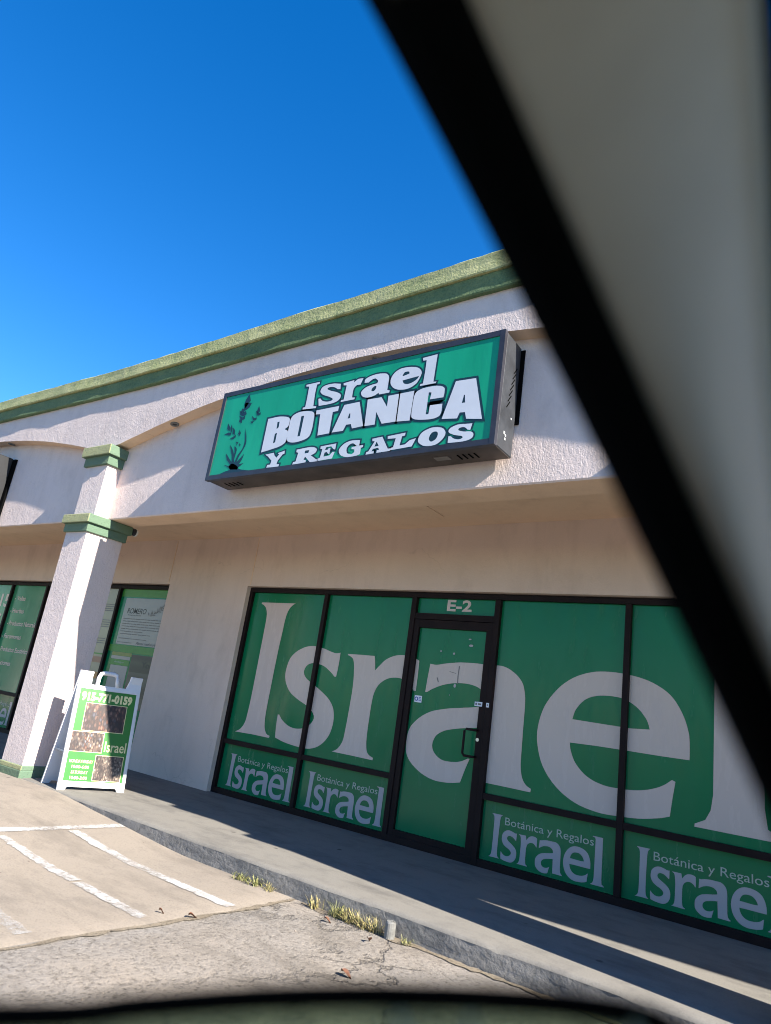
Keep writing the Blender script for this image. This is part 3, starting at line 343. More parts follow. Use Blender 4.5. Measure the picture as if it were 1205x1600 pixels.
M_ASPH = concrete('old_asphalt', (.285, .248, .205), (.19, .168, .142), (.24, .228, .212), 38, 1.0, True, .95, .8)
M_GROUND = concrete('lot_ground', (.085, .08, .075), (.06, .057, .053), (.1, .093, .085), 30, .3)
M_DIRT = concrete('joint_dirt', (.20, .165, .12), (.12, .098, .07), (.24, .205, .155), 45, .9, speck=.8)

def paintline():
    mt, t, b = nodes('worn_white_paint')
    v = coords(t); k = math_(t, 'ADD', math_(t, 'MULTIPLY', noisef(t, v, 6, 6, .7), .7), math_(t, 'MULTIPLY', noisef(t, v, 60, 3, .7), .35))
    col = mix(t, ramp(t, k, [(.44, (1, 1, 1)), (.53, (0, 0, 0))]), (.47, .46, .44), (.36, .33, .30))
    t.links.new(col, b.inputs['Base Color']); b.inputs['Roughness'].default_value = .8
    tr = N(t, 'ShaderNodeBsdfTransparent'); mx = N(t, 'ShaderNodeMixShader'); out = t.nodes['Material Output']
    k2 = math_(t, 'ADD', math_(t, 'MULTIPLY', noisef(t, v, 3.2, 7, .72), .75), math_(t, 'MULTIPLY', noisef(t, v, 34, 4, .7), .28))
    t.links.new(ramp(t, math_(t, 'ADD', k2, math_(t, 'MULTIPLY', math_(t, 'SUBTRACT', N(t, 'ShaderNodeAttribute', attribute_name='body').outputs['Fac'], .8), .22)), [(.40, (.0, .0, .0)), (.58, (.92, .92, .92))]), mx.inputs[0]); t.links.new(tr.outputs[0], mx.inputs[1]); t.links.new(b.outputs[0], mx.inputs[2])
    t.links.new(mx.outputs[0], out.inputs[0]); return mt
M_PAINT = paintline()

M_BRONZE = plain('dark_bronze_metal', (.016, .0095, .0095), .55, .0, .2, 5, spec=.12)
M_BLACK = plain('black_rubber', (.003, .003, .003), .95, 0, .1, spec=.05)
M_STEEL = plain('brushed_steel', (.55, .54, .52), .3, 1.0, .1, 30)

def vinyl(name, col, var=.12, rough=.16):
    mt, t, b = nodes(name)
    v = coords(t); a = noisef(t, v, 1.1, 4, .6); f = noisef(t, coords(t, (3, 3, .7)), 4, 4, .6)
    c = mix(t, a, tuple(x*(1-var) for x in col), tuple(min(1, x*(1+var)) for x in col))
    c = mix(t, ramp(t, f, [(.6, (0, 0, 0)), (.8, (.16, .16, .16))]), c, tuple(min(1, .6*x+.1) for x in col))
    t.links.new(c, b.inputs['Base Color'])
    t.links.new(ramp(t, f, [(.4, (rough,)*3), (.8, (rough*2,)*3)]), b.inputs['Roughness'])
    b.inputs['Specular IOR Level'].default_value = .28
    bump(t, b, noisef(t, v, 2.2, 2), .05, .02); return mt
M_VGREEN = vinyl('green_window_vinyl', (.004, .165, .064), .14, .17)
M_VWHITE = vinyl('white_window_vinyl', (.60, .50, .44), .05, .2)
M_VLILAC = vinyl('frosted_logo_vinyl', (.42, .40, .40), .06)
M_VTHIN = vinyl('pale_green_logo_vinyl', (.40, .48, .40), .06)
M_CREAM = vinyl('cream_poster', (.36, .34, .25), .06)
M_POSTER = vinyl('grey_white_poster', (.33, .325, .31), .05)
M_INK = plain('black_print', (.02, .02, .02), .4)
M_GREYINK = plain('grey_print', (.16, .15, .14), .5)
M_BAND = plain('grass_green_print', (.06, .24, .03), .4)
M_OLIVE = plain('olive_print', (.22, .25, .05), .4)
M_BROWN = plain('brown_print', (.32, .17, .10), .4)
M_ORANGE = plain('orange_print', (.45, .22, .05), .4)
M_LISTGREEN = vinyl('list_window_vinyl', (.045, .24, .12), .3)
M_STICKER = plain('white_sticker', (.72, .74, .80), .4)
M_BLUE = plain('blue_print', (.05, .06, .32), .4)

def signface():
    mt, t, b = nodes('sign_green_acrylic')
    v = coords(t); a = noisef(t, coords(t, (2.2, 1, .5)), 1.0, 4, .6); f = noisef(t, coords(t, (160, 160, 6)), 1, 2)
    c = mix(t, ramp(t, a, [(.35, (0, 0, 0)), (.7, (1, 1, 1))]), (.004, .27, .135), (.008, .35, .185))
    c = mix(t, ramp(t, f, [(.5, (0, 0, 0)), (.75, (.3, .3, .3))]), c, (.02, .29, .17))
    t.links.new(c, b.inputs['Base Color']); b.inputs['Roughness'].default_value = .35
    bump(t, b, a, .2, .03); return mt
M_SIGN = signface()
M_SLET = plain('sign_letter_white', (.58, .60, .64), .4, 0, .05, 4)
M_SOUT = plain('sign_letter_outline', (.006, .03, .04), .4)
M_CAB = plain('sign_cabinet_navy', (.035, .035, .045), .42, .2, .25, 6)
M_CABSIDE = plain('sign_cabinet_side', (.030, .033, .039), .5, .0, .35, 7, .1, 60)
M_CABBLK = plain('sign_cabinet_black', (.012, .013, .015), .5, 0, .3, 8)
M_CABBOT = plain('sign_cabinet_bottom', (.06, .048, .042), .6, .1, .4, 5)
M_PLASTIC = plain('white_board_plastic', (.66, .66, .67), .42, 0, .04, 6)
M_PLASTIC_IN = plain('grey_board_plastic', (.42, .43, .43), .5, 0, .1, 6)
M_ABOARD = plain('bright_green_print', (.02, .165, .018), .35, 0, .08, 4)
M_YEL = plain('pale_yellow_print', (.70, .63, .32), .4)
M_LAMPW = plain('lamp_white', (.7, .68, .64), .5)
M_TRIMCAR = plain('car_trim_beige', (.60, .535, .445), .75, 0, .06, 14, .15, 220)
M_CARPAINT = plain('car_paint_silver', (.42, .43, .44), .3, .5, .04, 3, coat=.6)
M_UNSEEN_HEADLINER = plain('unseen_car_headliner', (.42, .40, .36), .95, 0, .05, 30)
M_TYRE = plain('tyre_rubber', (.02, .02, .02), .8)
def photo_print(name, a, b_, c_, scale):
    mt, t, b = nodes(name)
    g_ = N(t, 'ShaderNodeNewGeometry'); sp = N(t, 'ShaderNodeSeparateXYZ'); t.links.new(g_.outputs['Position'], sp.inputs[0])
    cb = N(t, 'ShaderNodeCombineXYZ'); t.links.new(sp.outputs[1], cb.inputs[0]); t.links.new(sp.outputs[2], cb.inputs[1])
    mp = N(t, 'ShaderNodeMapping'); mp.inputs['Scale'].default_value = (1.5, .8, 1); t.links.new(cb.outputs[0], mp.inputs['Vector']); v = mp.outputs[0]
    vo = N(t, 'ShaderNodeTexVoronoi', Scale=scale*2.2, Randomness=.8); t.links.new(v, vo.inputs['Vector'])
    sc_ = N(t, 'ShaderNodeSeparateColor'); t.links.new(vo.outputs['Color'], sc_.inputs[0])
    col = ramp(t, sc_.outputs[0], [(.0, (.015, .01, .01)), (.3, a), (.55, b_), (.72, c_), (.9, tuple(min(1, 1.6*x) for x in b_)), (1.0, (.03, .02, .02))])
    col = mix(t, ramp(t, vo.outputs['Distance'], [(.25, (0, 0, 0)), (.5, (.75, .75, .75))]), col, (.015, .01, .01))
    col = mix(t, ramp(t, noisef(t, v, 7, 3), [(.40, (.75, .75, .75)), (.56, (0, 0, 0))]), col, (.02, .012, .012))
    t.links.new(col, b.inputs['Base Color']); b.inputs['Roughness'].default_value = .35; return mt
M_PH1 = photo_print('product_photo_dark', (.12, .04, .025), (.30, .15, .10), (.06, .06, .085), 12)
M_PH2 = photo_print('product_photo_shelves', (.20, .085, .055), (.42, .28, .19), (.15, .16, .20), 17)
M_PH3 = photo_print('product_photo_store', (.15, .09, .07), (.38, .28, .21), (.26, .22, .18), 20)
M_LEAFPHOTO = photo_print('herb_photo', (.16, .20, .09), (.30, .30, .22), (.22, .25, .17), 3)

def tint():
    mt, t, b = nodes('tinted_car_glass'); out = t.nodes['Material Output']
    tr = N(t, 'ShaderNodeBsdfTransparent'); tr.inputs[0].default_value = (.54, .64, .55, 1)
    gl = N(t, 'ShaderNodeBsdfGlossy'); gl.inputs['Roughness'].default_value = .03
    fr = N(t, 'ShaderNodeFresnel', IOR=1.5); mx = N(t, 'ShaderNodeMixShader')
    t.links.new(fr.outputs[0], mx.inputs[0]); t.links.new(tr.outputs[0], mx.inputs[1]); t.links.new(gl.outputs[0], mx.inputs[2])
    di = N(t, 'ShaderNodeBsdfDiffuse'); di.inputs[0].default_value = (.17, .20, .145, 1)
    m2 = N(t, 'ShaderNodeMixShader'); v = coords(t, (70, 70, 22))
    k = ramp(t, noisef(t, v, 1.0, 4, .6), [(.35, (.10, .10, .10)), (.7, (.45, .45, .45))])
    t.links.new(k, m2.inputs[0]); t.links.new(mx.outputs[0], m2.inputs[1]); t.links.new(di.outputs[0], m2.inputs[2])
    t.links.new(m2.outputs[0], out.inputs[0]); return mt
M_TINT = tint()
M_REFLECT = plain('painted_reflection', (.30, .38, .32), .6)  # pale colour painted in place of reflections on the side window
def clear():
    mt, t, b = nodes('clear_windscreen'); out = t.nodes['Material Output']
    tr = N(t, 'ShaderNodeBsdfTransparent'); tr.inputs[0].default_value = (.75, .8, .78, 1)
    gl = N(t, 'ShaderNodeBsdfGlossy'); gl.inputs['Roughness'].default_value = .02
    fr = N(t, 'ShaderNodeFresnel', IOR=1.5); mx = N(t, 'ShaderNodeMixShader')
    t.links.new(fr.outputs[0], mx.inputs[0]); t.links.new(tr.outputs[0], mx.inputs[1]); t.links.new(gl.outputs[0], mx.inputs[2])
    t.links.new(mx.outputs[0], out.inputs[0]); return mt
M_CLEAR = clear()
def blade(name, a, b_):
    mt, t, b = nodes(name)
    oi = N(t, 'ShaderNodeObjectInfo'); v = coords(t)
    t.links.new(ramp(t, noisef(t, v, 70, 2), [(.35, a), (.65, b_)]), b.inputs['Base Color'])
    b.inputs['Roughness'].default_value = .6; return mt
M_GRASS = blade('weed_green', (.11, .135, .035), (.27, .25, .10))
M_STRAW = blade('weed_straw', (.33, .26, .12), (.21, .21, .075))
M_LEAF = plain('dry_leaf', (.13, .055, .03), .7, 0, .3, 30)
M_STONE = plain('gravel', (.17, .145, .12), .9, 0, .5, 25)
M_STUB = plain('weathered_post', (.17, .17, .16), .7, 0, .3, 22, .5, 80)

# ------------------------------------------------------------------ ground
def gz(x):
    t = (x+6.85)/2.05; t = 0 if t < -.1 else 1 if t > 1.1 else (t+.1)**2*2.5 if t < .1 else 1-(1.1-t)**2*2.5 if t > .9 else t; return -.005-.14*t
CURB_Y = -2.035
def curby(x): return -2.0-.012*(x+6.6)
g = G(); g.grid([[(-900, -900, -.175), (900, -900, -.175)], [(-900, 900, -.175), (900, 900, -.175)]])
struct(g.build('ground', M_GROUND))

def slab_edge(y):          # where the concrete slab ends against the old asphalt
    return -3.50-.07*min(1.4, max(0, -y-2.5))+.018*n3(0, y*1.7, 4)+.010*n3(0, y*13, 9)
rows = []
ys = [-2.0-.1*i for i in range(26)]+[-4.8, -5.3, -6, -6.6]
xs = [-30, -20, -14, -11, -9.5, -8.6, -8]+[-7.6+.2*i for i in range(20)]
for y in ys:
    e = slab_edge(y); row = []
    for x in xs:
        row.append((x, y, gz(x)+.0012*n3(x*1.5, y*1.5, 0)))
    row.append((e-.02, y, gz(e)+.003*n3(e, y*5, 1))); row.append((e, y, -.1500))
    rows.append(row)
g = G(); g.grid(rows); struct(g.build('parking_slab', M_SLAB, smooth=True))
# asphalt: uneven sheet
rows = []
for y in ys:
    e = slab_edge(y); row = []
    for x in [e-.03+.12*i for i in range(34)]+[1.5, 3, 6, 12, 30]:
        row.append((x, y, -.1478+.0035*n3(x*2.1, y*2.1, 3)+.0015*n3(x*9, y*9, 5)))
    rows.append(row)
g = G(); g.grid(rows); struct(g.build('asphalt', M_ASPH, smooth=True))
# dirt gathered in the joint between slab and asphalt and along the kerb
def ribbon(name, pts, wid, z, mat, seedz=0.0):
    rows = []
    for i, (x, y) in enumerate(pts):
        a = Vector(pts[max(0, i-1)]); b = Vector(pts[min(len(pts)-1, i+1)]); d = (b-a).normalized(); nn = Vector((-d.y, d.x))
        w1 = wid*(.15+1.7*abs(n3(i*.83, seedz, 1))+random.uniform(0, .5)); w2 = wid*(.15+1.7*abs(n3(i*.91, seedz, 7))+random.uniform(0, .5))
        zz = z(x, y) if callable(z) else z
        rows.append([(x+nn.x*w1, y+nn.y*w1, zz), (x, y, zz), (x-nn.x*w2, y-nn.y*w2, zz)])
    g = G(); g.grid(rows); o = g.build(name, mat, smooth=True); o['kind'] = 'structure'; return o
ribbon('joint_dirt', [(slab_edge(-2.06-.06*i)+.025, -2.06-.06*i) for i in range(70)], .030, -.1428, M_DIRT, 2.0)
ribbon('kerb_dirt', [(-3.4+.05*i, curby(-3.4+.05*i)-.04) for i in range(60)], .040, -.1428, M_DIRT, 5.0)

# painted lines: four-cornered strips following the slab
def strip(name, a, b, wa, wb, n=40):
    a = Vector(a); b = Vector(b); d = (b-a).normalized(); nn = Vector((-d.y, d.x)); rows = []
    for i in range(n+1):
        q = a.lerp(b, i/n); ww = wa+(wb-wa)*i/n
        l = q+nn*ww*(.5+.14*n3(i*.9, a.x, 2)); r = q-nn*ww*(.5+.14*n3(i*.9, a.x, 8))
        row = []
        for t in (0, .12, .5, .88, 1):
            c = l.lerp(r, t); row.append((c.x, c.y, gz(c.x)+.005))
        rows.append(row)
    g = G(); g.grid(rows); o = g.build(name, M_PAINT)
    at = o.data.attributes.new('body', 'FLOAT', 'POINT')
    for i in range(len(o.data.vertices)): at.data[i].value = (0, .8, 1, .8, 0)[i % 5]
    return struct(o)
strip('painted_line', (-5.63, -2.03), (-5.78, -4.6), .12, .14)
strip('painted_line', (-5.57, -2.56), (-3.56, -2.62), .115, .10)
strip('painted_line', (-5.55, -3.19), (-4.46, -3.21), .09, .11)
strip('painted_line', (-4.42, -3.222), (-3.64, -3.27), .10, .095)
strip('painted_line', (-5.3, -3.83), (-3.72, -3.98), .11, .12)

# ------------------------------------------------------------------ sidewalk with a worn kerb
X0, X1 = -22.0, 8.0
xs = [X0, -16, -12, -10, -9]+[-8.6+.06*i for i in range(150)]+[.6, 2, 5, X1]
prof = []                                        # kerb section: from the top inwards down the face
rows = []
for x in xs:
    cy = curby(x)+.012*n3(x*1.7, 0, 2)
    ch = max(0, n3(x*6.1, 3, 3)-.25)*.05          # chips along the arris
    zt = .003*n3(x*2, 1, 1)
    rows.append([(x, .35, 0), (x, -.6, 0), (x, -1.2, 0), (x, cy+.10, zt), (x, cy+.022+ch, zt-.002), (x, cy+.006+ch*.6, zt-.008-ch*.4), (x, cy-.004, zt-.024-ch*.5)])
g = G(); g.grid(rows); walk = struct(g.build('sidewalk', M_WALK, smooth=True))
rows = []
for x in xs:
    cy = curby(x)+.012*n3(x*1.7, 0, 2); zt = .003*n3(x*2, 1, 1)
    ch = max(0, n3(x*6.1, 3, 3)-.25)*.05
    col = []
    for k in range(7):
        z = zt-.024-ch*.5-k*(.15/6)
        col.append((x, cy-.0045-.004*k/6+.009*n3(x*7, k*.9, 6), z))
    rows.append(col)
g = G(); g.grid(rows); kerb = g.build('kerb', M_CURB, smooth=True); struct(kerb)

# ------------------------------------------------------------------ the shop building
B = thing('shop_building', 'pale stucco strip mall building with green cornice, arched fascia and columns', 'building', (-4.07, 0, 0))
WY = -.10                                         # face of the shop wall
OPEN = [(-14.4, -8.33), (-6.705, -.41)]           # storefront openings
TOPZ = 2.57
def wallpiece(x0, x1, z0, z1, name='wall', mat=None):
    nx = max(2, int((x1-x0)/.5)); g = G()
    rows = [[LF((x0+(x1-x0)*i/nx, WY, z)) if z > 2.6 else (x0+(x1-x0)*i/nx, WY, z) for i in range(nx+1)] for z in (z0, z1)]
    back = [[(v[0], .30, v[2]) for v in r] for r in rows]
    g.grid(rows); g.grid(back)
    g.grid([rows[0], back[0]]); g.grid([rows[1], back[1]])
    g.grid([[rows[0][0], rows[1][0]], [back[0][0], back[1][0]]]); g.grid([[rows[0][-1], rows[1][-1]], [back[0][-1], back[1][-1]]])
    return g.build(name, mat or M_STUCCO_S, B)
wallpiece(-22, -14.4, -.02, TOPZ); wallpiece(-8.33, -6.705, -.02, TOPZ, 'pier'); wallpiece(-.41, 8, -.02, TOPZ)
wallpiece(-22, 8, TOPZ, 3.30, 'wall')
# thin vertical joints on the wall (narrow raised beads)
for x in (-6.66, -8.36):
    g = G(); g.box(x-.006, x+.006, WY-.005, WY+.01, 2.58, 3.22, LF); g.build('control_joint', M_SOFFIT, B)
# soffit
nx = 40
def rowx(y, z, x0=-22, x1=8, n=60): return [LF((x0+(x1-x0)*i/n, y, z)) for i in range(n+1)]
g = G(); g.grid([rowx(.25, 3.24), rowx(-1.5, 3.24)]); g.grid([rowx(.25, 3.30), rowx(-1.5, 3.30)]); g.build('soffit', M_SOFFIT, B)
g = G(); g.box(-3.62, -3.60, -1.42, -.45, 3.233, 3.245, LF); g.build('soffit_joint', M_SOFFIT, B)
# fascia beam: front panel, underside and inner face
PY = -1.78
g = G(); g.grid([rowx(-1.46, 3.30), rowx(-1.46, 3.0), rowx(PY+.012, 3.0)]); g.build('beam_soffit', M_SOFFIT, B)
g = G(); g.grid([rowx(PY+.012, 3.0), rowx(PY, 3.012), rowx(PY, 3.9), rowx(PY, 4.9), rowx(-1.5, 4.9)])
g.build('fascia_panel', M_STUCCO, B)
# arched band standing proud of the panel
AY = -1.935
COLX = [-23.15, -15.48, -7.81, -.14, 7.53]
def archz(x):
    c = [a for a in COLX]; i = min(range(len(c)-1), key=lambda k: abs((c[k]+c[k+1])/2-x)); mid = (c[i]+c[i+1])/2
    t = (x-mid)/3.53
    return 3.935+.42*(1-t*t) if abs(t) < 1 else 3.93
xs = [-22+.1*i for i in range(301)]
def av(x, y, z):
    return LF((x, y, z))
front = [[], [], [], [], []]; under = []
for x in xs:
    zb = archz(x)+.005*n3(x*4, 0, 1)
    for k in range(5):
        z = zb+(4.75-zb)*k/4
        front[k].append(av(x, AY+.006*n3(x*1.1, z*1.5, 2)+.003*n3(x*4, z*4, 7), z))
    under.append(av(x, PY+.004, zb))
g = G(); g.grid(front); g.build('arch_band', M_STUCCO, B)
g = G(); g.grid([under, front[0]]); g.build('arch_soffit', M_SOFFIT, B)
# cornice, two tiers with hand-trowelled edges
def tier(name, z0, z1, yf, mat, amp, fn=LF, top=True):
    rows = []
    for j, (y, z) in enumerate([(-1.72, z0), (yf+.01, z0), (yf, z0+.012), (yf, (z0+z1)/2), (yf-.004, z1-.015), (yf+.012, z1), (-1.55, z1)]):
        rows.append([fn((x, y+(amp*n3(x*1.3, j*.3, z0)+.4*amp*n3(x*6, j*.7, z0) if 0 < j < 6 else 0), z+amp*.8*n3(x*1.1, 5+j*.15, z0)+.45*amp*n3(x*7, j*.5, z1))) for x in xs])
    g = G(); g.grid(rows); return g.build(name, mat, B)
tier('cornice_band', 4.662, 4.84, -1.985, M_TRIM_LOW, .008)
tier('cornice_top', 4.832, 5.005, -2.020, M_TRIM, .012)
g = G(); g.grid([rowx(-1.6, 4.98), rowx(9, 4.6)]); g.build('roof', M_SOFFIT, B)
g = G(); g.box(-22, 8, 8.9, 9.2, -.1, 4.6); g.build('rear_wall', M_STUCCO_S, B)
for xx in (-22.2, 8):
    g = G(); g.box(xx, xx+.2, -.1, 9.2, -.1, 4.9); g.build('side_wall', M_STUCCO_S, B)

# columns with plinth and two capitals
def column(cx):
    hw = .2275; yf, yb = -2.0, -1.5
    g = G()
    for (z0, z1, y0, y1) in ((-.05, 2.80, yf, yb), (2.95, 3.70, -1.968, PY+.02)):
        g.box(cx-hw, cx+hw, y0, y1, z0, z1)
    shaft = g.build('column', M_STUCCO, B, bevel=.006, seg=1)
    def cap(name, z0, zm, z1, yb_, o1, o2, mat, yf=yf):
        for (a, b, o) in ((z0, zm, o1), (zm-.004, z1, o2)):
            g = G(); g.box(cx-hw-o, cx+hw+o, yf-o, yb_+(o if yb_ < -1.45 and yb_ > -1.6 else 0), a, b)
            q = g.build(name, mat if (a, b) == (z0, zm) else M_CAPTOP, shaft, bevel=.009, seg=2)
            for vv in q.data.vertices:
                c = vv.co; c.z += .006*n3(c.x*5+cx, c.y*5, c.z*5); c.y += .004*n3(c.x*7, c.y*5+3, c.z*9)
    cap('plinth', -.05, .07, .118, yb, .022, .018, M_CAP)
    cap('capital', 2.785, 2.895, 3.0, yb, .028, .062, M_CAP)
    cap('upper_capital', 3.655, 3.78, 3.90, PY+.03, .035, .075, M_CAP, -1.965)
for c in COLX[1:4]: column(c)

# ------------------------------------------------------------------ storefront windows, door, vinyl
FY0, FY1 = -.035, .075                           # frame depth
GY = .012                                        # glass face
def bar(g, x0, x1, z0, z1, y0=FY0, y1=FY1): g.box(x0, x1, y0, y1, z0, z1)
PZ = lambda dy: (lambda u, v: (u, GY-dy, v))
def frame_outer(x0, x1, zt, sill=.045):
    g = G(); bar(g, x0, x0+.05, 0, zt); bar(g, x1-.05, x1, 0, zt); bar(g, x0+.05, x1-.05, zt-.05, zt, FY0+.002); bar(g, x0+.05, x1-.05, 0, sill+.02, FY0+.002)
    return g.build('window_frame', M_BRONZE, B)
def mull(x, parent, z0=.065, z1=2.51, wd=.054):
    g = G(); bar(g, x-wd/2, x+wd/2, z0, z1, FY0-.004); return g.build('mullion', M_BRONZE, parent, bevel=.004, seg=1)
def rail(x0, x1, z, parent, wd=.055):
    g = G(); bar(g, x0, x1, z-wd/2, z+wd/2, FY0+.004); return g.build('rail', M_BRONZE, parent)
def pane(x0, x1, z0, z1, parent, mat=M_VGREEN, label=None):
    g = G(); g.box(x0, x1, GY, GY+.010, z0, z1); o = g.build('pane', mat, parent); return o

W1 = frame_outer(-6.705, -.41, 2.555)
MX = [-6.68, -5.38, -4.10, -3.08, -1.768, -.435]
for x in (MX[1], MX[4]): mull(x, W1)
for x in (MX[2], MX[3]): mull(x, W1, .0, 2.51, .062)
MIDZ = .611
for a, b in ((0, 1), (1, 2), (3, 4), (4, 5)):
    rail(MX[a]+.027, MX[b]-.027, MIDZ, W1)
    pane(MX[a]+.02, MX[b]-.02, MIDZ, 2.52, W1)
    pane(MX[a]+.02, MX[b]-.02, .05, MIDZ-.001, W1)
rail(MX[2]+.031, MX[3]-.031, 2.300, W1, .065)
pane(MX[2]+.03, MX[3]-.03, 2.29, 2.52, W1)
text('unit_number', 'E-2', (-3.70, -3.40, 2.372, 2.497), PZ(.003), M_VWHITE, W1, bold=.03)

# big vinyl word across the panes
LL = [(-1.05, 1.8), (-1.05, 2.28), (-1.075, 2.34), (-1.19, 2.355), (-1.19, 2.385), (-.70, 2.385), (-.695, 1.5), (-.69, .95), (-.67, .80), (-.56, .745), (-.56, .72), (-1.19, .718), (-1.189, .741), (-1.11, .784), (-1.071, .863), (-1.054, .983)]
BIG['l'] = [LL]
for k in 'Israel':
    flat('letter', BIG[k], PZ(.003), M_VWHITE, W1)
def logo(x0, z0, parent, wd=1.07, ht=.378, dy=.003, upto='Israel'):
    sx = wd/5.97; sz = ht/1.665
    for k in upto:
        flat('logo_letter', [[((u+6.53)*sx+x0, (v-.718)*sz+z0) for u, v in lp] for lp in BIG[k]], PZ(dy), M_VLILAC, parent)
    if 'B' not in upto:
        text('logo_tagline', 'Botánica y Regalos', (x0+.13*wd, x0+.905*wd, z0+ht*.735, z0+ht*.965), PZ(dy), M_VTHIN, parent)
for x0 in (-6.52, -5.243, -2.955, -1.634): logo(x0, .102, W1)

# door leaf
g = G(); dx0, dx1 = MX[2]+.033, MX[3]-.033
bar(g, dx0, dx0+.062, .008, 2.262, FY0+.010, FY1-.03); bar(g, dx1-.072, dx1, .008, 2.262, FY0+.010, FY1-.03)
bar(g, dx0+.062, dx1-.072, 2.175, 2.262, FY0+.012, FY1-.03); bar(g, dx0+.062, dx1-.072, .008, .122, FY0+.012, FY1-.03)
D = g.build('door', M_BRONZE, B); D['label'] = 'dark metal framed glass door with green film'
g = G(); g.box(dx0+.05, dx1-.06, GY, GY+.008, .11, 2.19); g.build('door_pane', M_VGREEN, D)
hx = -3.285
g = G(); g.tube([(hx+.11, -.02, 1.195), (hx+.11, -.075, 1.195), (hx+.09, -.085, 1.195), (hx+.02, -.085, 1.195), (hx, -.085, 1.175), (hx, -.085, 1.07), (hx, -.085, .965), (hx+.02, -.085, .945), (hx+.09, -.085, .945), (hx+.11, -.075, .945), (hx+.11, -.02, .945)], .0125, 10)
g.build('door_handle', M_BRONZE, D, smooth=True)
g = G(); g.tube([(-3.163, -.02, 1.108), (-3.163, -.034, 1.108)], .017, 14); g.build('door_lock', M_STEEL, D)
g = G(); g.box(-3.965, -3.875, GY-.006, GY-.003, 1.385, 1.455); st = g.build('sticker', M_STICKER, D)
g = G(); g.tube([(-3.940, GY-.0062, 1.42), (-3.940, GY-.0078, 1.42)], .022, 14); g.build('sticker_print', M_BLUE, st)
g = G(); g.tube([(-3.940, GY-.008, 1.42), (-3.940, GY-.009, 1.42)], .012, 12); g.build('sticker_print', M_STICKER, st)
for k in range(3):
    g = G(); g.box(-3.912, -3.884, GY-.0078, GY-.0062, 1.405+.014*k, 1.411+.014*k); g.build('sticker_print', M_BLUE, st)
for k, (xa, xb) in enumerate(((-3.252, -3.212), (-3.206, -3.150), (-3.100, -3.070))):
    yy = GY-.006 if k == 0 else FY0-.003 if k == 2 else FY0+.006
    if k == 2: yy = FY0-.008
    g = G(); g.box(xa, xb, yy, yy+.0025, 1.425, 1.468); q = g.build('sticker', M_STICKER, D)
    g = G(); g.box(xa+.009, xb-.012, yy-.001, yy-.0002, 1.438, 1.455); g.build('sticker_print', M_GREYINK, q)
for (x, z, a, b) in ((-3.36, 2.02, .06, .026), (-3.38, 2.085, .04, .016), (-3.71, 1.94, .025, .02), (-3.55, 1.925, .03, .025), (-3.50, 1.60, .035, .04), (-3.55, 1.50, .012, .012)):
    pts = [(x+a*.5*math.cos(t*.9)*(1+.5*n3(t, x, 3)), z+b*.5*math.sin(t*.9)*(1+.5*n3(t, z, 9))) for t in range(7)]
    flat('tape_scrap', [pts], PZ(.0045), M_VLILAC, D)
for (x0, z0, x1, z1) in ((-3.47, 1.80, -3.475, 1.70), (-3.475, 1.70, -3.47, 1.62), (-3.58, 1.735, -3.50, 1.725), (-3.72, 1.66, -3.70, 1.62)):
    pts = [(x0-.006, z0), (x0+.006, z0+.004), (x1+.005, z1), (x1-.005, z1-.003)]
    flat('scuff', [pts], PZ(.0045), M_GREYINK, D)

# neighbouring windows of the same shop
W2 = frame_outer(-14.4, -8.33, 2.545)
for x in (-9.61, -11.755, -12.95): mull(x, W2)
rail(-12.9, -11.78, MIDZ, W2); rail(-14.3, -13, MIDZ, W2); rail(-11.7, -9.64, MIDZ, W2)
pane(-12.93, -11.77, MIDZ, 2.5, W2, M_LISTGREEN); pane(-12.93, -11.77, .06, MIDZ-.001, W2, M_VGREEN)
pane(-14.36, -12.97, MIDZ, 2.5, W2, M_LISTGREEN); pane(-14.36, -12.97, .06, MIDZ-.001, W2, M_VGREEN)
pane(-11.74, -9.63, .06, 2.5, W2, M_CREAM); pane(-9.59, -8.35, .06, 2.5, W2, M_VGREEN)
logo(-12.86, .11, W2, 1.0)
for s, x0, x1, z in (('- Velas', -12.82, -12.44, 2.215), ('- Hierbas', -12.86, -12.37, 1.985), ('- Productos Naturales', -12.83, -11.80, 1.758), ('- Feromonas', -12.89, -12.22, 1.525), ('- Productos Esotéricos', -12.87, -11.82, 1.295), ('- Lociones', -12.89, -12.32, 1.06)):
    text('list_line', s, (x0, x1, z, z+.082), PZ(.003), M_VWHITE, W2, bold=.02)
text('phone_number', '915', (-13.6, -12.99, 2.08, 2.33), PZ(.003), M_VWHITE, W2, bold=.03)
text('list_line', '771', (-13.6, -12.99, 1.72, 1.95), PZ(.003), M_VWHITE, W2, bold=.03)
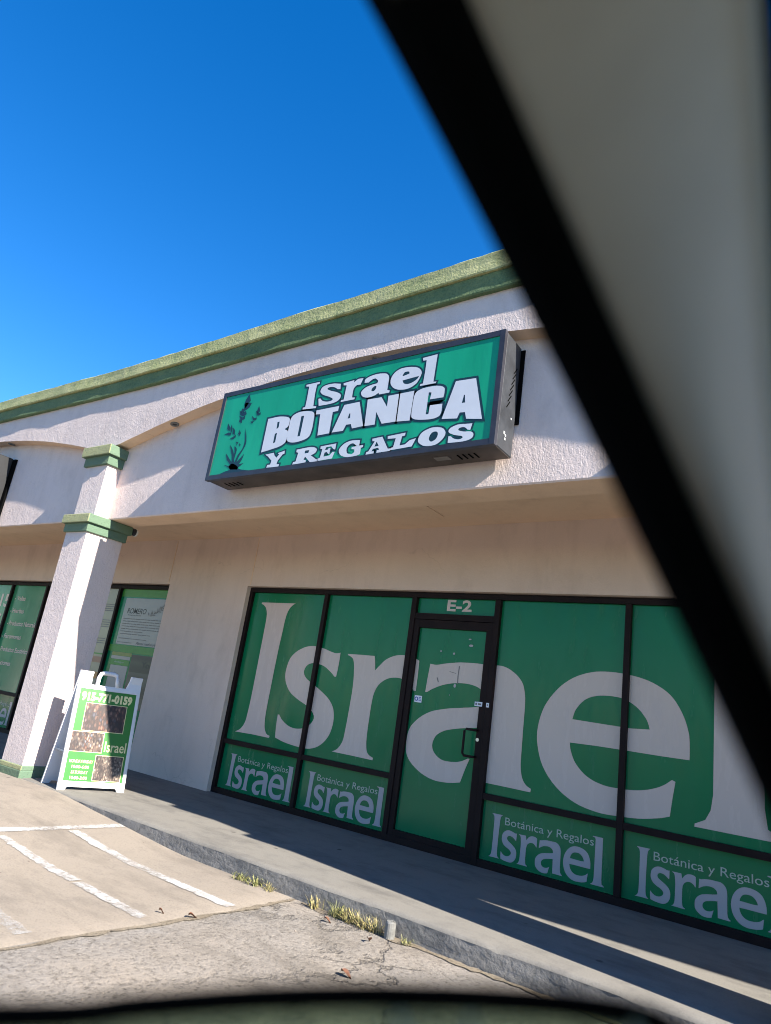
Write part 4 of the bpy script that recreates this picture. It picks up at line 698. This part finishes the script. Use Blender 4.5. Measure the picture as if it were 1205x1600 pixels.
# posters behind the right-hand glass
def sheet(name, x0, x1, z0, z1, mat, dy, parent=W2):
    g = G(); g.box(x0, x1, GY-dy, GY-dy+.0015, z0, z1); return g.build(name, mat, parent)
def band(x0, x1, z0, z1, mat, dy): return sheet('poster_band', x0, x1, z0, z1, mat, dy)
band(-9.57, -8.36, 2.375, 2.495, M_BAND, .0025)
sheet('poster', -9.44, -8.37, 1.645, 2.355, M_POSTER, .0025)
text('poster_title', 'ROMERO', (-9.335, -8.87, 2.115, 2.20), PZ(.0035), M_INK, W2, bold=.012, shear=.012)
text('poster_line', 'Rosmarinus officinalis', (-9.30, -8.98, 2.083, 2.105), PZ(.0035), M_INK, W2)
for k, (a, b) in enumerate(((0, 1), (0, .98), (0, 1), (0, 1), (0, .97), (0, .62), (0, .85), None, (0, .7)) if True else ()) if False else []: pass
for k in range(7):
    z = 2.035-k*.0385; x1_ = -8.43-(.0, .03, .01, .0, .05, .42, .22)[k]
    x = -9.395
    while x < x1_-.03:
        wl = random.uniform(.035, .11); xe = min(x+wl, x1_)
        sheet('poster_line', x, xe, z-.006, z+.006, M_GREYINK, .0042); x = xe+.014
for (x0, x1_, z) in ((-9.40, -8.72, 1.735), (-9.41, -9.05, 1.675)):
    sheet('poster_line', x0, x1_, z-.005, z+.005, M_GREYINK, .0042)
text('poster_line', 'Plantas medicinales', (-8.93, -8.45, 1.66, 1.70), PZ(.0035), M_INK, W2, shear=.02)
# rosemary sprig printed on the poster
g = G()
for k in range(34):
    t = k/33; cx, cz = -8.80+.37*t, 2.10+.20*t*t; a = R(40)+random.uniform(-1.3, 1.3); l = random.uniform(.04, .085)
    d = Vector((math.cos(a), math.sin(a))); nn = Vector((-d.y, d.x))*.008
    b = len(g.v)
    for q in ((0, 0), (.5, 1), (1, 0), (.5, -1)):
        g.v.append((cx+d.x*l*q[0]+nn.x*q[1], GY-.0045-k*.00002, cz+d.y*l*q[0]+nn.y*q[1]))
    g.f.append((b, b+1, b+2, b+3))
g.build('poster_sprig', M_GREYINK, W2)
band(-9.57, -8.36, 1.53, 1.63, M_BAND, .0025)
band(-9.46, -8.97, 1.475, 1.525, M_OLIVE, .0025); band(-9.46, -8.99, 1.42, 1.47, M_POSTER, .0025)
band(-9.47, -8.99, 1.335, 1.415, M_BAND, .0025)
text('poster_line', 'Andagua', (-9.36, -9.12, 1.36, 1.395), PZ(.0045), M_VTHIN, W2)
sheet('poster', -9.43, -9.0, .85, 1.33, M_POSTER, .0025)
sheet('poster', -8.96, -8.37, .75, 1.51, M_LEAFPHOTO, .0025)
text('poster_title', 'Yo', (-8.69, -8.50, 1.33, 1.43), PZ(.0045), M_INK, W2, bold=.03)
for z in (2.24, 2.205, 2.17, 2.14, 1.99, 1.955, 1.92, 1.885, 1.70, 1.665, 1.63):
    sheet('poster_line', -9.98, -9.67-random.uniform(0, .08), z-.006, z+.006, M_GREYINK, .0035)
sheet('poster_band', -11.7, -9.645, 1.455, 1.475, M_BAND, .0035)
sheet('poster_band', -11.7, -9.645, 1.33, 1.42, M_BROWN, .0035); sheet('poster_band', -11.7, -9.645, 1.09, 1.19, M_ORANGE, .0035)
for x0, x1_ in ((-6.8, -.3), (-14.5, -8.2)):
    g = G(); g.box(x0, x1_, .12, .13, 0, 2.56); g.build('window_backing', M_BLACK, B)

# ------------------------------------------------------------------ recessed lights under the arch
def downlight(x, label):
    z = archz(x)+lift(x, 4.3)-.004
    t = thing('recessed_light', label, 'light fixture', (x, -1.845, z), 'small lights under the arches')
    g = G(); sl = (archz(x+.05)+lift(x+.05, 4.3)-archz(x-.05)-lift(x-.05, 4.3))/.1; 
    ring = []
    for rr, dz in ((.050, .004), (.050, -.010), (.032, -.012), (.028, .002)):
        ring.append([(x+rr*math.cos(a*math.pi/10), -1.845+rr*math.sin(a*math.pi/10), z+dz+sl*rr*math.cos(a*math.pi/10)) for a in range(21)])
    g.grid(ring); g.build('light_ring', M_STUB, t, smooth=True)
    g = G(); g.tube([(x, -1.845, z+.002), (x, -1.845, z-.004)], .028, 14); g.build('light_lens', M_INK, t)
downlight(-6.62, 'small round light under the arch near the green column capitals')
downlight(-3.71, 'small white light just above the top edge of the green sign')
downlight(-2.95, 'small round light above the right end of the green sign')
downlight(-10.55, 'small round light under the far left arch')
t = thing('wall_lamp', 'small dark round lamp on the back of the lower column capital', 'light fixture', (-7.5, -1.43, 2.94))
g = G(); g.tube([(-7.53, -1.438, 2.945), (-7.53, -1.405, 2.945)], .045, 14); g.build('lamp_body', M_CAB, t, smooth=False)
g = G(); g.tube([(-7.53, -1.404, 2.945), (-7.53, -1.385, 2.945)], [.052, .050], 14); g.build('lamp_ring', M_LAMPW, t)

# ------------------------------------------------------------------ box sign
SG = thing('box_sign', 'green illuminated box sign reading Israel Botanica y Regalos on the fascia', 'sign', (-3.86, -1.8, 3.26))
sx0, sx1 = -5.485, -2.232
def sz(x, z): return z+.0163*(x-sx0)
SF = lambda q: (q[0], q[1], sz(q[0], q[2]))
ZB, ZT = 3.233, 4.225
g = G(); g.box(sx0+.012, sx1-.0, -2.075, -1.80, ZB+.006, ZT-.006, SF); cab = g.build('cabinet', M_CABSIDE, SG, bevel=.006, seg=1)
g = G(); g.box(sx0+.02, sx1-.008, -2.07, -1.81, ZB+.002, ZB+.008, SF); bot = g.build('cabinet_bottom', M_CABBOT, SG)
g = G()
for x in (-5.33, -5.27, -5.21, -5.15, -2.62, -2.57, -2.52, -2.47): g.box(x, x+.012, -1.99, -1.90, ZB-.003, ZB+.003, SF)
g.build('vent_slot', M_BLACK, bot)
g = G(); g.box(-2.83, -2.70, -2.0, -1.93, ZB-.004, ZB+.003, SF); g.build('maker_label', M_GREYINK, bot)
g = G(); g.box(sx1-.01, sx1+.03, -1.797, -1.784, ZB+.30, ZT-.02, SF); g.build('mounting_flange', M_BLACK, SG)
# retainer frame
g = G(); rw = .045
g.box(sx0, sx0+rw, -2.118, -2.072, ZB, ZT, SF); g.box(sx1-rw, sx1, -2.118, -2.072, ZB, ZT, SF)
g.box(sx0+rw, sx1-rw, -2.117, -2.072, ZT-.05, ZT, SF); g.box(sx0+rw, sx1-rw, -2.117, -2.072, ZB, ZB+.05, SF)
g.build('retainer_frame', M_CAB, SG)
g = G(); n = 24
rows = [[SF((sx0+.03+(sx1-sx0-.06)*i/n, -2.1088+.0008*n3(i*.35, k*.8, 3), ZB+.04+(ZT-ZB-.08)*k/6)) for i in range(n+1)] for k in range(7)]
g.grid(rows); g.build('sign_face', M_SIGN, SG, smooth=True)
# side wear: louvre scratches and stickers on the right end of the cabinet
sl_ = G()
for k in range(7):
    z = 3.66+k*.055; y = -1.98+.012*k
    b = len(sl_.v); sl_.v += [(sx1+.0015, y, z), (sx1+.0015, y+.055, z+.075), (sx1+.0015, y+.065, z+.068), (sx1+.0015, y+.012, z-.003)]; sl_.f.append((b, b+1, b+2, b+3))
sl_.build('side_scratch', M_BLACK, cab)
for (y, z, s) in ((-1.97, 3.44, .012), (-1.945, 3.425, .010), (-1.95, 3.395, .010), (-1.875, 3.60, .008)):
    g = G(); g.box(sx1+.001, sx1+.003, y-s, y+s, z-s, z+s); g.build('side_sticker', M_PLASTIC_IN, cab)
SP = lambda y: (lambda u, v: (u, y, v))
order = ['i1', 's1', 'r1', 'a1', 'e1', 'l1', 'B', 'O', 'T', 'A', 'N', 'I', 'C', 'A2', 'Y', 'R', 'E', 'G', 'A3', 'L', 'O2', 'S2']
for k in order:
    lp = SIGN[k]
    big = k in ('B', 'O', 'T', 'A', 'N', 'I', 'C', 'A2')
    d = .021 if big else .016
    lo = flat('letter', lp, SP(-2.1118), M_SLET, SG)
    flat('letter_outline', [offs(lp[0], d)]+[offs(h, -.010) for h in lp[1:] if False], SP(-2.1106), M_SOUT, lo)
for lp in EMBLEM: flat('plant_emblem', [offs(lp, .005)], SP(-2.1104), M_SOUT, SG)
# the next shop's sign, seen end on at the left edge
S2 = thing('box_sign', 'dark grey end of another box sign at the left edge of the fascia', 'sign', (-11.8, -1.8, 3.2))
g = G(); g.box(-13.4, -10.40, -2.07, -1.82, 3.10, 4.06); g.build('cabinet', M_CABBLK, S2, bevel=.006, seg=1)
g = G(); g.box(-13.41, -10.39, -2.11, -2.069, 3.09, 4.07); g.build('retainer_frame', M_CAB, S2)
g = G(); g.box(-13.36, -10.44, -2.113, -2.1085, 3.14, 4.02); g.build('sign_face', M_SIGN, S2)
g = G(); g.box(-10.42, -10.33, -1.815, -1.785, 3.13, 4.05); g.build('mounting_flange', M_BLACK, S2)

# ------------------------------------------------------------------ sandwich board
AB = thing('sandwich_board', 'white plastic sandwich board with green poster standing beside the column', 'sandwich board', (-7.0, -1.65, 0))
L0 = Vector((-6.88, -1.977, 0)); Uv = Vector((.205, .667, 0)); WB = Uv.length; Uv.normalize()
Vv = Vector((-.205, .05, 1.205)); Nv = Uv.cross(Vv).normalized()
if Nv.x < 0: Nv = -Nv
def ab(a, b, d=0.0): return tuple(L0+Uv*a+Vv*b+Nv*d)
BK = Vector((-.42, .062, 0)); Vb = Vv-BK
Nb = Uv.cross(Vb).normalized()
if Nb.x > 0: Nb = -Nb
def abk(a, b, d=0.0): return tuple(L0+BK+Uv*a+Vb*b+Nb*d)
def board(fn, name):
    out = [(0, 0), (.075, 0), (.095, .028), (WB-.095, .028), (WB-.075, 0), (WB, 0), (WB, 1.0), (WB-.125, 1.0), (WB-.15, .885), (.145, .885), (.145, 1.0), (0, 1.0)]
    tr = tessellate_polygon([[Vector((a, b, 0)) for a, b in out]])
    n = len(out); v = [fn(a, b, 0) for a, b in out]+[fn(a, b, -.028) for a, b in out]
    f = [tuple(t) for t in tr]+[tuple(i+n for i in t[::-1]) for t in tr]+[(i, (i+1) % n, (i+1) % n+n, i+n) for i in range(n)]
    g = G(); g.v = v; g.f = f; return g.build(name, M_PLASTIC, AB)
fb = board(ab, 'front_board'); bb = board(abk, 'back_board')
# raised rim round the poster
g = G()
for (a0, a1, b0, b1) in ((.012, .04, .06, .86), (WB-.04, WB-.012, .06, .86), (.04, WB-.04, .845, .87), (.04, WB-.04, .05, .07)):
    g.hexa([ab(a0, b0, 0), ab(a1, b0, 0), ab(a1, b0, .009), ab(a0, b0, .009), ab(a0, b1, 0), ab(a1, b1, 0), ab(a1, b1, .009), ab(a0, b1, .009)])
g.build('rim', M_PLASTIC, fb)
g = G(); pa = [(.21, .885), (.215, .955), (.235, .99), (.27, 1.0), (.37, 1.0), (.405, .99), (.425, .955), (.43, .885)]
g.tube([ab(a, b, -.012) for a, b in pa], .024, 10); g.build('handle', M_PLASTIC, AB, smooth=True)
g = G()
for a in (.03, WB-.03):
    g.tube([ab(a, .98, -.02), abk(a, .98, -.02)], .016, 10)
g.build('hinge', M_PLASTIC, AB)
g = G(); g.hexa([ab(.02, .30, -.03), ab(.035, .30, -.03), abk(.035, .30, -.03), abk(.02, .30, -.03), ab(.02, .315, -.03), ab(.035, .315, -.03), abk(.035, .315, -.03), abk(.02, .315, -.03)])
g.build('spreader_bar', M_PLASTIC_IN, AB)
pu0, pu1, pv0, pv1 = .04, WB-.04, .075, .842
def pf(fu, fv, d=.004): return ab(pu0+(pu1-pu0)*fu, pv1+(pv0-pv1)*fv, d)
def psheet(name, u0, v0, u1, v1, mat, d, parent):
    g = G(); g.hexa([pf(u0, v0, d-.001), pf(u1, v0, d-.001), pf(u1, v1, d-.001), pf(u0, v1, d-.001), pf(u0, v0, d), pf(u1, v0, d), pf(u1, v1, d), pf(u0, v1, d)])
    return g.build(name, mat, parent)
PO = psheet('poster', 0, 0, 1, 1, M_ABOARD, .003, AB)
PF = lambda u, v: pf(u, -v, .0048)
text('phone_number', '915-771-0159', (.04, .94, -.135, -.03), PF, M_YEL, PO, bold=.055)
for (u0, v0, u1, v1, mt) in ((.15, .155, .86, .455, M_PH1), (.0, .475, .545, .685, M_PH2), (.48, .72, .95, .985, M_PH3)):
    psheet('photo_border', u0-.012, v0-.007, u1+.012, v1+.007, M_YEL, .0045, PO)
    psheet('photo_print', u0, v0, u1, v1, mt, .0060, PO)
text('shop_name', 'Israel', (.59, .97, -.675, -.56), PF, M_YEL, PO, bold=.012)
for k, s in enumerate(('MONDAY-FRIDAY', '10:00-6:00', 'SATURDAY', '10:00-3:00')):
    wd = (.40, .29, .28, .29)[k]; v = .775+.058*k
    text('hours_line', s, (.245-wd/2, .245+wd/2, -v-.034, -v), PF, M_YEL, PO, bold=.03)

# ------------------------------------------------------------------ weeds, stub and litter by the kerb
def tuft(x, y, h, n, spread, mat, label, rx=.10):
    g = G()
    for k in range(n):
        bx, by = random.gauss(0, rx*.5), random.uniform(-.05, .02)
        a = random.uniform(0, 2*math.pi); le = random.uniform(.4, 1.6)*spread; hh = h*random.uniform(.25, .95); wd = random.uniform(.0022, .0045)
        d = Vector((math.cos(a), math.sin(a)*.7, 0)); sd = Vector((-d.y, d.x, 0))*wd
        p0 = Vector((x+bx, y+by, -.155))
        pts = [p0, p0+d*le*.25+Vector((0, 0, hh*.55)), p0+d*le*.65+Vector((0, 0, hh*.9)), p0+d*le+Vector((0, 0, hh*(.75 if random.random() < .5 else 1.05)))]
        b = len(g.v)
        for i, q in enumerate(pts):
            w_ = sd*(1, .9, .6, .06)[i]; g.v += [tuple(q-w_), tuple(q+w_)]
        for i in range(3): g.f.append((b+2*i, b+2*i+1, b+2*i+3, b+2*i+2))
    o = mk('weed_tuft', g.v, g.f, mat)
    return tag(o, label, 'weed', 'weeds growing along the kerb')
cy = curby
tuft(-4.02, cy(-4.02)-.035, 0.078, 56, .05, M_GRASS, 'leftmost green weed clump at the foot of the kerb', .07)
tuft(-3.86, cy(-3.86)-.035, 0.086, 64, .06, M_GRASS, 'low green weed clump, second from the left along the kerb', .07)
tuft(-3.73, cy(-3.73)-.03, 0.070, 40, .05, M_STRAW, 'small dry weed clump, third from the left along the kerb', .07)
tuft(-3.27, cy(-3.27)-.035, 0.101, 44, .04, M_STRAW, 'narrow straw coloured weed where slab meets asphalt', .05)
tuft(-3.07, cy(-3.07)-.035, 0.109, 64, .07, M_GRASS, 'bushy yellow green weed right of the narrow straw one', .07)
tuft(-2.95, cy(-2.95)-.04, 0.109, 64, .08, M_STRAW, 'spreading yellow weed in the middle of the right clump', .08)
tuft(-2.83, cy(-2.83)-.045, 0.109, 64, .07, M_STRAW, 'tall pale weed second nearest the grey post stub', .07)
tuft(-2.72, cy(-2.72)-.04, 0.117, 48, .05, M_STRAW, 'dry weed just left of the grey post stub', .05)
tuft(-2.48, cy(-2.48)-.035, 0.062, 32, .04, M_GRASS, 'tiny green weed right of the grey post stub', .04)
def stub():
    g = G(); cx, cyy = -2.61, -2.115
    rows = []
    for z, r in ((-.17, .034), (-.10, .034), (-.055, .033), (-.046, .028), (-.044, .012)):
        rows.append([(cx+r*math.cos(a*math.pi/8)*1.05+.02*(z+.1), cyy+r*math.sin(a*math.pi/8), z+.006*n3(a*.7, z*9, 2)) for a in range(17)])
    g.grid(rows); g.f.append(tuple(len(g.v)-17+i for i in range(16)))
    return tag(g.build('post_stub', M_STUB, None, smooth=False), 'short grey cut off post stub beside the kerb weeds', 'post')
stub()
def leaf(x, y, s, a, label):
    g = G(); rows = []
    for i in range(5):
        t = i/4; wd = s*.30*math.sin(math.pi*min(.98, max(.04, t)))
        c = Vector((x+math.cos(a)*s*(t-.5), y+math.sin(a)*s*(t-.5), -.140+.018*math.sin(t*3+1)))
        n_ = Vector((-math.sin(a), math.cos(a), .25))
        rows.append([tuple(c+n_*wd+Vector((0, 0, .008))), tuple(c), tuple(c-n_*wd+Vector((0, 0, .014)))])
    g.grid(rows); return tag(g.build('dry_leaf', M_LEAF, None, smooth=True), label, 'leaf', 'dry leaves on the lot')
leaf(-3.50, -3.005, .06, 1.2, 'reddish dry leaf on the joint between slab and asphalt')
leaf(-3.02, -2.25, .05, .4, 'curled red brown leaf on asphalt below the straw coloured weed')
leaf(-2.64, -2.30, .06, 2.0, 'dark brown leaf on asphalt just in front of the post stub')
leaf(-2.38, -2.885, .065, .2, 'dark dry leaf lying alone on the nearer asphalt')
leaf(-3.66, -3.12, .035, .9, 'small brown leaf at the slab edge')
# loose gravel
g = G()
for k in range(420):
    x = random.uniform(-3.4, -.4); y = random.uniform(-5.4, -2.12); s = random.choice((.003, .003, .004, .005, .007))*random.uniform(.6, 1.3)
    if random.random() < .25: x = random.uniform(-7, -3.5)
    z = (gz(x) if x < slab_edge(y) else -.15)+s*.3; b = len(g.v); a = random.uniform(0, 3)
    for q in ((1, 0, 0), (0, 1, 0), (-1, 0, 0), (0, -1, 0), (0, 0, .7), (0, 0, -.7)):
        rr = s*random.uniform(.7, 1.2); g.v.append((x+rr*(q[0]*math.cos(a)-q[1]*math.sin(a)), y+rr*(q[0]*math.sin(a)+q[1]*math.cos(a)), z+rr*q[2]))
    g.f += [(b, b+1, b+4), (b+1, b+2, b+4), (b+2, b+3, b+4), (b+3, b, b+4), (b+1, b, b+5), (b+2, b+1, b+5), (b+3, b+2, b+5), (b, b+3, b+5)]
o = g.build('gravel', M_STONE); o['kind'] = 'stuff'; o['label'] = 'loose gravel and grit scattered over the parking lot'

# ------------------------------------------------------------------ the car the photograph is taken from
ca = R(36.4)
Fd = Vector((math.cos(ca), math.sin(ca), 0)); Nd = Vector((-math.sin(ca), math.cos(ca), 0))
def cw(f, n, u): q = CAM+Fd*f+Nd*n; return (q.x, q.y, CAM.z+u)
CAR = thing('car', 'out of focus car interior in the foreground, dark window seal and beige pillar', 'car', (CAM.x, CAM.y, -.15))
def quad(pts, us):             # smooth edge: forward position as a quadratic of height
    n = len(pts); S = [[sum(u**(i+j) for f, u in pts) for j in range(3)] for i in range(3)]; T = [sum(f*u**i for f, u in pts) for i in range(3)]
    c = Matrix(S).inverted() @ Vector(T)
    return [(c[0]+c[1]*u+c[2]*u*u, u) for u in us]
US = [.60, .52, .45, .38, .31, .24, .17, .10, .05, .0, -.05, -.12, -.22]
OUT = quad([(-.058, .393), (-.004, .293), (.046, .212), (.076, .161), (.110, .100), (.142, .040), (.162, .0), (.172, -.025)], US)
INN = quad([(.004, .405), (.050, .307), (.094, .216), (.129, .144), (.158, .081), (.175, .046)], [u+.01 for u in US])
FAR = [(.150, .62), (.162, .54), (.170, .46), (.173, .39), (.175, .32), (.177, .25), (.180, .18), (.185, .12), (.190, .075), (.20, .03), (.215, -.02), (.24, -.10), (.27, -.21)]
def dens(pts, n=4):
    res = []
    for i in range(len(pts)-1):
        p0 = Vector(pts[max(0, i-1)]); p1 = Vector(pts[i]); p2 = Vector(pts[i+1]); p3 = Vector(pts[min(len(pts)-1, i+2)])
        for k in range(n):
            t = k/n; res.append(.5*((2*p1)+(-p0+p2)*t+(2*p0-5*p1+4*p2-p3)*t*t+(-p0+3*p1-3*p2+p3)*t**3))
    res.append(Vector(pts[-1])); return res
OUT = [(f+.004, u) for f, u in OUT]
def cp(f, n, u): return cw(f*n/.30, n, u*n/.30)
O_, I_, F_ = dens(OUT), dens(INN), dens(FAR)
rows = []
for o, i in zip(O_, I_):
    mdl = o.lerp(i, .40); md2 = o.lerp(i, .55); md3 = o.lerp(i, .85)
    rows.append([cp(o.x+.002, .335, o.y), cp(o.x, .302, o.y), cp(mdl.x, .290, mdl.y), cp(md2.x, .296, md2.y), cp(md3.x, .290, md3.y), cp(i.x, .299, i.y), cp(i.x+.004, .335, i.y)])
g = G(); g.grid(rows); g.build('window_seal', M_BLACK, CAR, smooth=True)
rows = []
for i, f in zip(I_, F_):
    row = [cp(i.x-.002, .318, i.y)]
    for k in range(9):
        t = k/8; q = i.lerp(f, t); row.append(cp(q.x, .300-.095*t+.010*math.sin(math.pi*t), q.y))
    row.append(cp(f.x+.006, .215, f.y)); row.append(cp(f.x+.008, .30, f.y))
    rows.append(row)
g = G(); g.grid(rows); g.build('pillar_trim', M_TRIMCAR, CAR, smooth=True)
rows = []
for f in F_:
    rows.append([cp(f.x+.009, .30, f.y), cp(f.x+.0075, .222, f.y), cp(f.x+.22, .215, f.y), cp(f.x+.23, .30, f.y)])
g = G(); g.grid(rows); g.build('windscreen_seal', M_BLACK, CAR, smooth=True)
rows = []                                          # outer skin of the pillar
for o, i in zip(O_, I_):
    rows.append([cp(o.x+.004, .337, o.y), cp(o.x+.012, .350, o.y), cp(i.x+.03, .350, i.y), cp(i.x+.08, .325, i.y), cp(i.x+.08, .30, i.y)])
g = G(); g.grid(rows); g.build('pillar_skin', M_CARPAINT, CAR, smooth=True)
cbox_roofrail = [(-1.05, .62), (-.5, .64), (-.2, .645), (-.02, .64)]
g = G(); g.grid([[cw(f, .345, u), cw(f, .345, u+.10), cw(f, .27, u+.10), cw(f, .27, u+.01), cw(f, .345, u)] for f, u in cbox_roofrail]); g.build('roof_rail', M_CARPAINT, CAR)
# partly lowered side window
gl = dens([(f, u-.004) for f, u in [(-1.05, -.20), (-.6, -.168), (-.30, -.148), (-.115, -.126), (-.069, -.117), (-.022, -.108), (.026, -.101), (.075, -.096), (.113, -.094), (.140, -.096), (.165, -.108), (.178, -.125), (.185, -.16)]])
g = G(); rows = []
for q in gl: rows.append([cw(q.x, .310, -.36), cw(q.x, .310, q.y), cw(q.x, .3145, q.y), cw(q.x, .3145, -.36)])
g.grid(rows); g.build('side_window', M_TINT, CAR)
g = G(); rows = []
for q in gl: rows.append([cw(q.x, .3085, q.y-.007), cw(q.x, .3085, q.y+.001), cw(q.x, .316, q.y+.001), cw(q.x, .316, q.y-.007)])
g.grid(rows); g.build('window_edge', M_BLACK, CAR)
for (f0, u0, f1, u1, wd) in ((.030, -.106, .048, -.150, .0045), (.062, -.104, .048, -.150, .003), (.128, -.102, .118, -.150, .005)):  # strips painted on the glass as blurred pale reflections
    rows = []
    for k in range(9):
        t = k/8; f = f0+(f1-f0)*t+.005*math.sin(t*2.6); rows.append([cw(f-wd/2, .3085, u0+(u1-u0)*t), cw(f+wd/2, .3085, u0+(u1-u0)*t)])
    g = G(); g.grid(rows); g.build('reflection_streak', M_REFLECT, CAR)
# door, unseen roof, windscreen, body
def cbox(name, f0, f1, n0, n1, u0, u1, mat, bev=.03):
    g = G(); g.hexa([cw(f0, n0, u0), cw(f1, n0, u0), cw(f1, n1, u0), cw(f0, n1, u0), cw(f0, n0, u1), cw(f1, n0, u1), cw(f1, n1, u1), cw(f0, n1, u1)])
    return g.build(name, mat, CAR, bevel=bev, seg=3)
cbox('door_panel', -1.05, .27, .26, .345, -1.05, -.235, M_CARPAINT)
cbox('door_lining', -1.04, .26, .19, .255, -1.0, -.24, M_TRIMCAR)
cbox('front_fender', .28, 1.75, .05, .35, -1.05, -.26, M_CARPAINT, .08)
cbox('rear_quarter', -2.7, -1.06, .05, .345, -1.05, -.235, M_CARPAINT, .06)
cbox('rear_pillar', -1.25, -1.06, .26, .345, -.232, .70, M_CARPAINT, .02)
cbox('rear_window', -2.6, -1.26, .305, .312, -.232, .62, M_TINT, 0)
cbox('far_side', -2.7, 1.75, -1.52, -1.42, -1.05, -.235, M_CARPAINT, .04)
cbox('far_pillar', -1.25, -1.06, -1.50, -1.43, -.232, .70, M_CARPAINT, .02)
cbox('far_pillar', -.12, .0, -1.50, -1.43, -.232, .70, M_CARPAINT, .02)
cbox('tailgate', -2.78, -2.71, -1.42, .30, -1.05, .5, M_CARPAINT, .03)
cbox('hood', .45, 1.75, -1.41, .045, -.35, -.27, M_CARPAINT, .03)
cbox('front_end', 1.76, 1.86, -1.45, .30, -1.05, -.30, M_CARPAINT, .04)
cbox('dashboard', .29, .60, -1.40, .18, -.62, -.36, M_BLACK, .03)
cbox('unseen_roof_skin', -2.7, .30, -1.50, .33, .715, .75, M_CARPAINT, .015)  # unseen roof and headliner, run forward to keep sun off seal and trim
cbox('unseen_headliner', -2.65, .27, -1.45, .27, .69, .713, M_UNSEEN_HEADLINER, .008)
cbox('floor_pan', -2.7, 1.7, -1.42, .25, -1.18, -1.06, M_BLACK, .02)
cbox('seat', -1.05, -.50, -.52, .12, -1.0, -.62, M_TRIMCAR, .06)
g = G(); g.hexa([cw(-1.15, -.52, -.62), cw(-.98, -.52, -.62), cw(-.98, .12, -.62), cw(-1.15, .12, -.62), cw(-1.35, -.46, .20), cw(-1.22, -.46, .20), cw(-1.22, .06, .20), cw(-1.35, .06, .20)])
g.build('seat_back', M_TRIMCAR, CAR, bevel=.05, seg=3)
g = G(); g.hexa([cw(.45, -1.40, -.27), cw(.455, -1.40, -.27), cw(.455, .22, -.27), cw(.45, .22, -.27), cw(.28, -1.40, .70), cw(.285, -1.40, .70), cw(.285, .19, .70), cw(.28, .19, .70)])
g.build('windscreen', M_CLEAR, CAR)
for f in (1.15, -1.95):
    for n in (.22, -1.40):
        wh = G(); ring = []
        for (rr, dn) in ((.20, .09), (.30, .10), (.335, .06), (.335, -.06), (.30, -.10), (.20, -.09)):
            ring.append([cw(f+rr*math.cos(a*math.pi/12), n+dn, -1.065+rr*math.sin(a*math.pi/12)) for a in range(25)])
        wh.grid(ring); ty = wh.build('wheel', M_TYRE, CAR, smooth=True)
        wh = G(); wh.tube([cw(f, n-.07, -1.065), cw(f, n+.07, -1.065)], .205, 20); wh.build('wheel_rim', M_STEEL, ty)
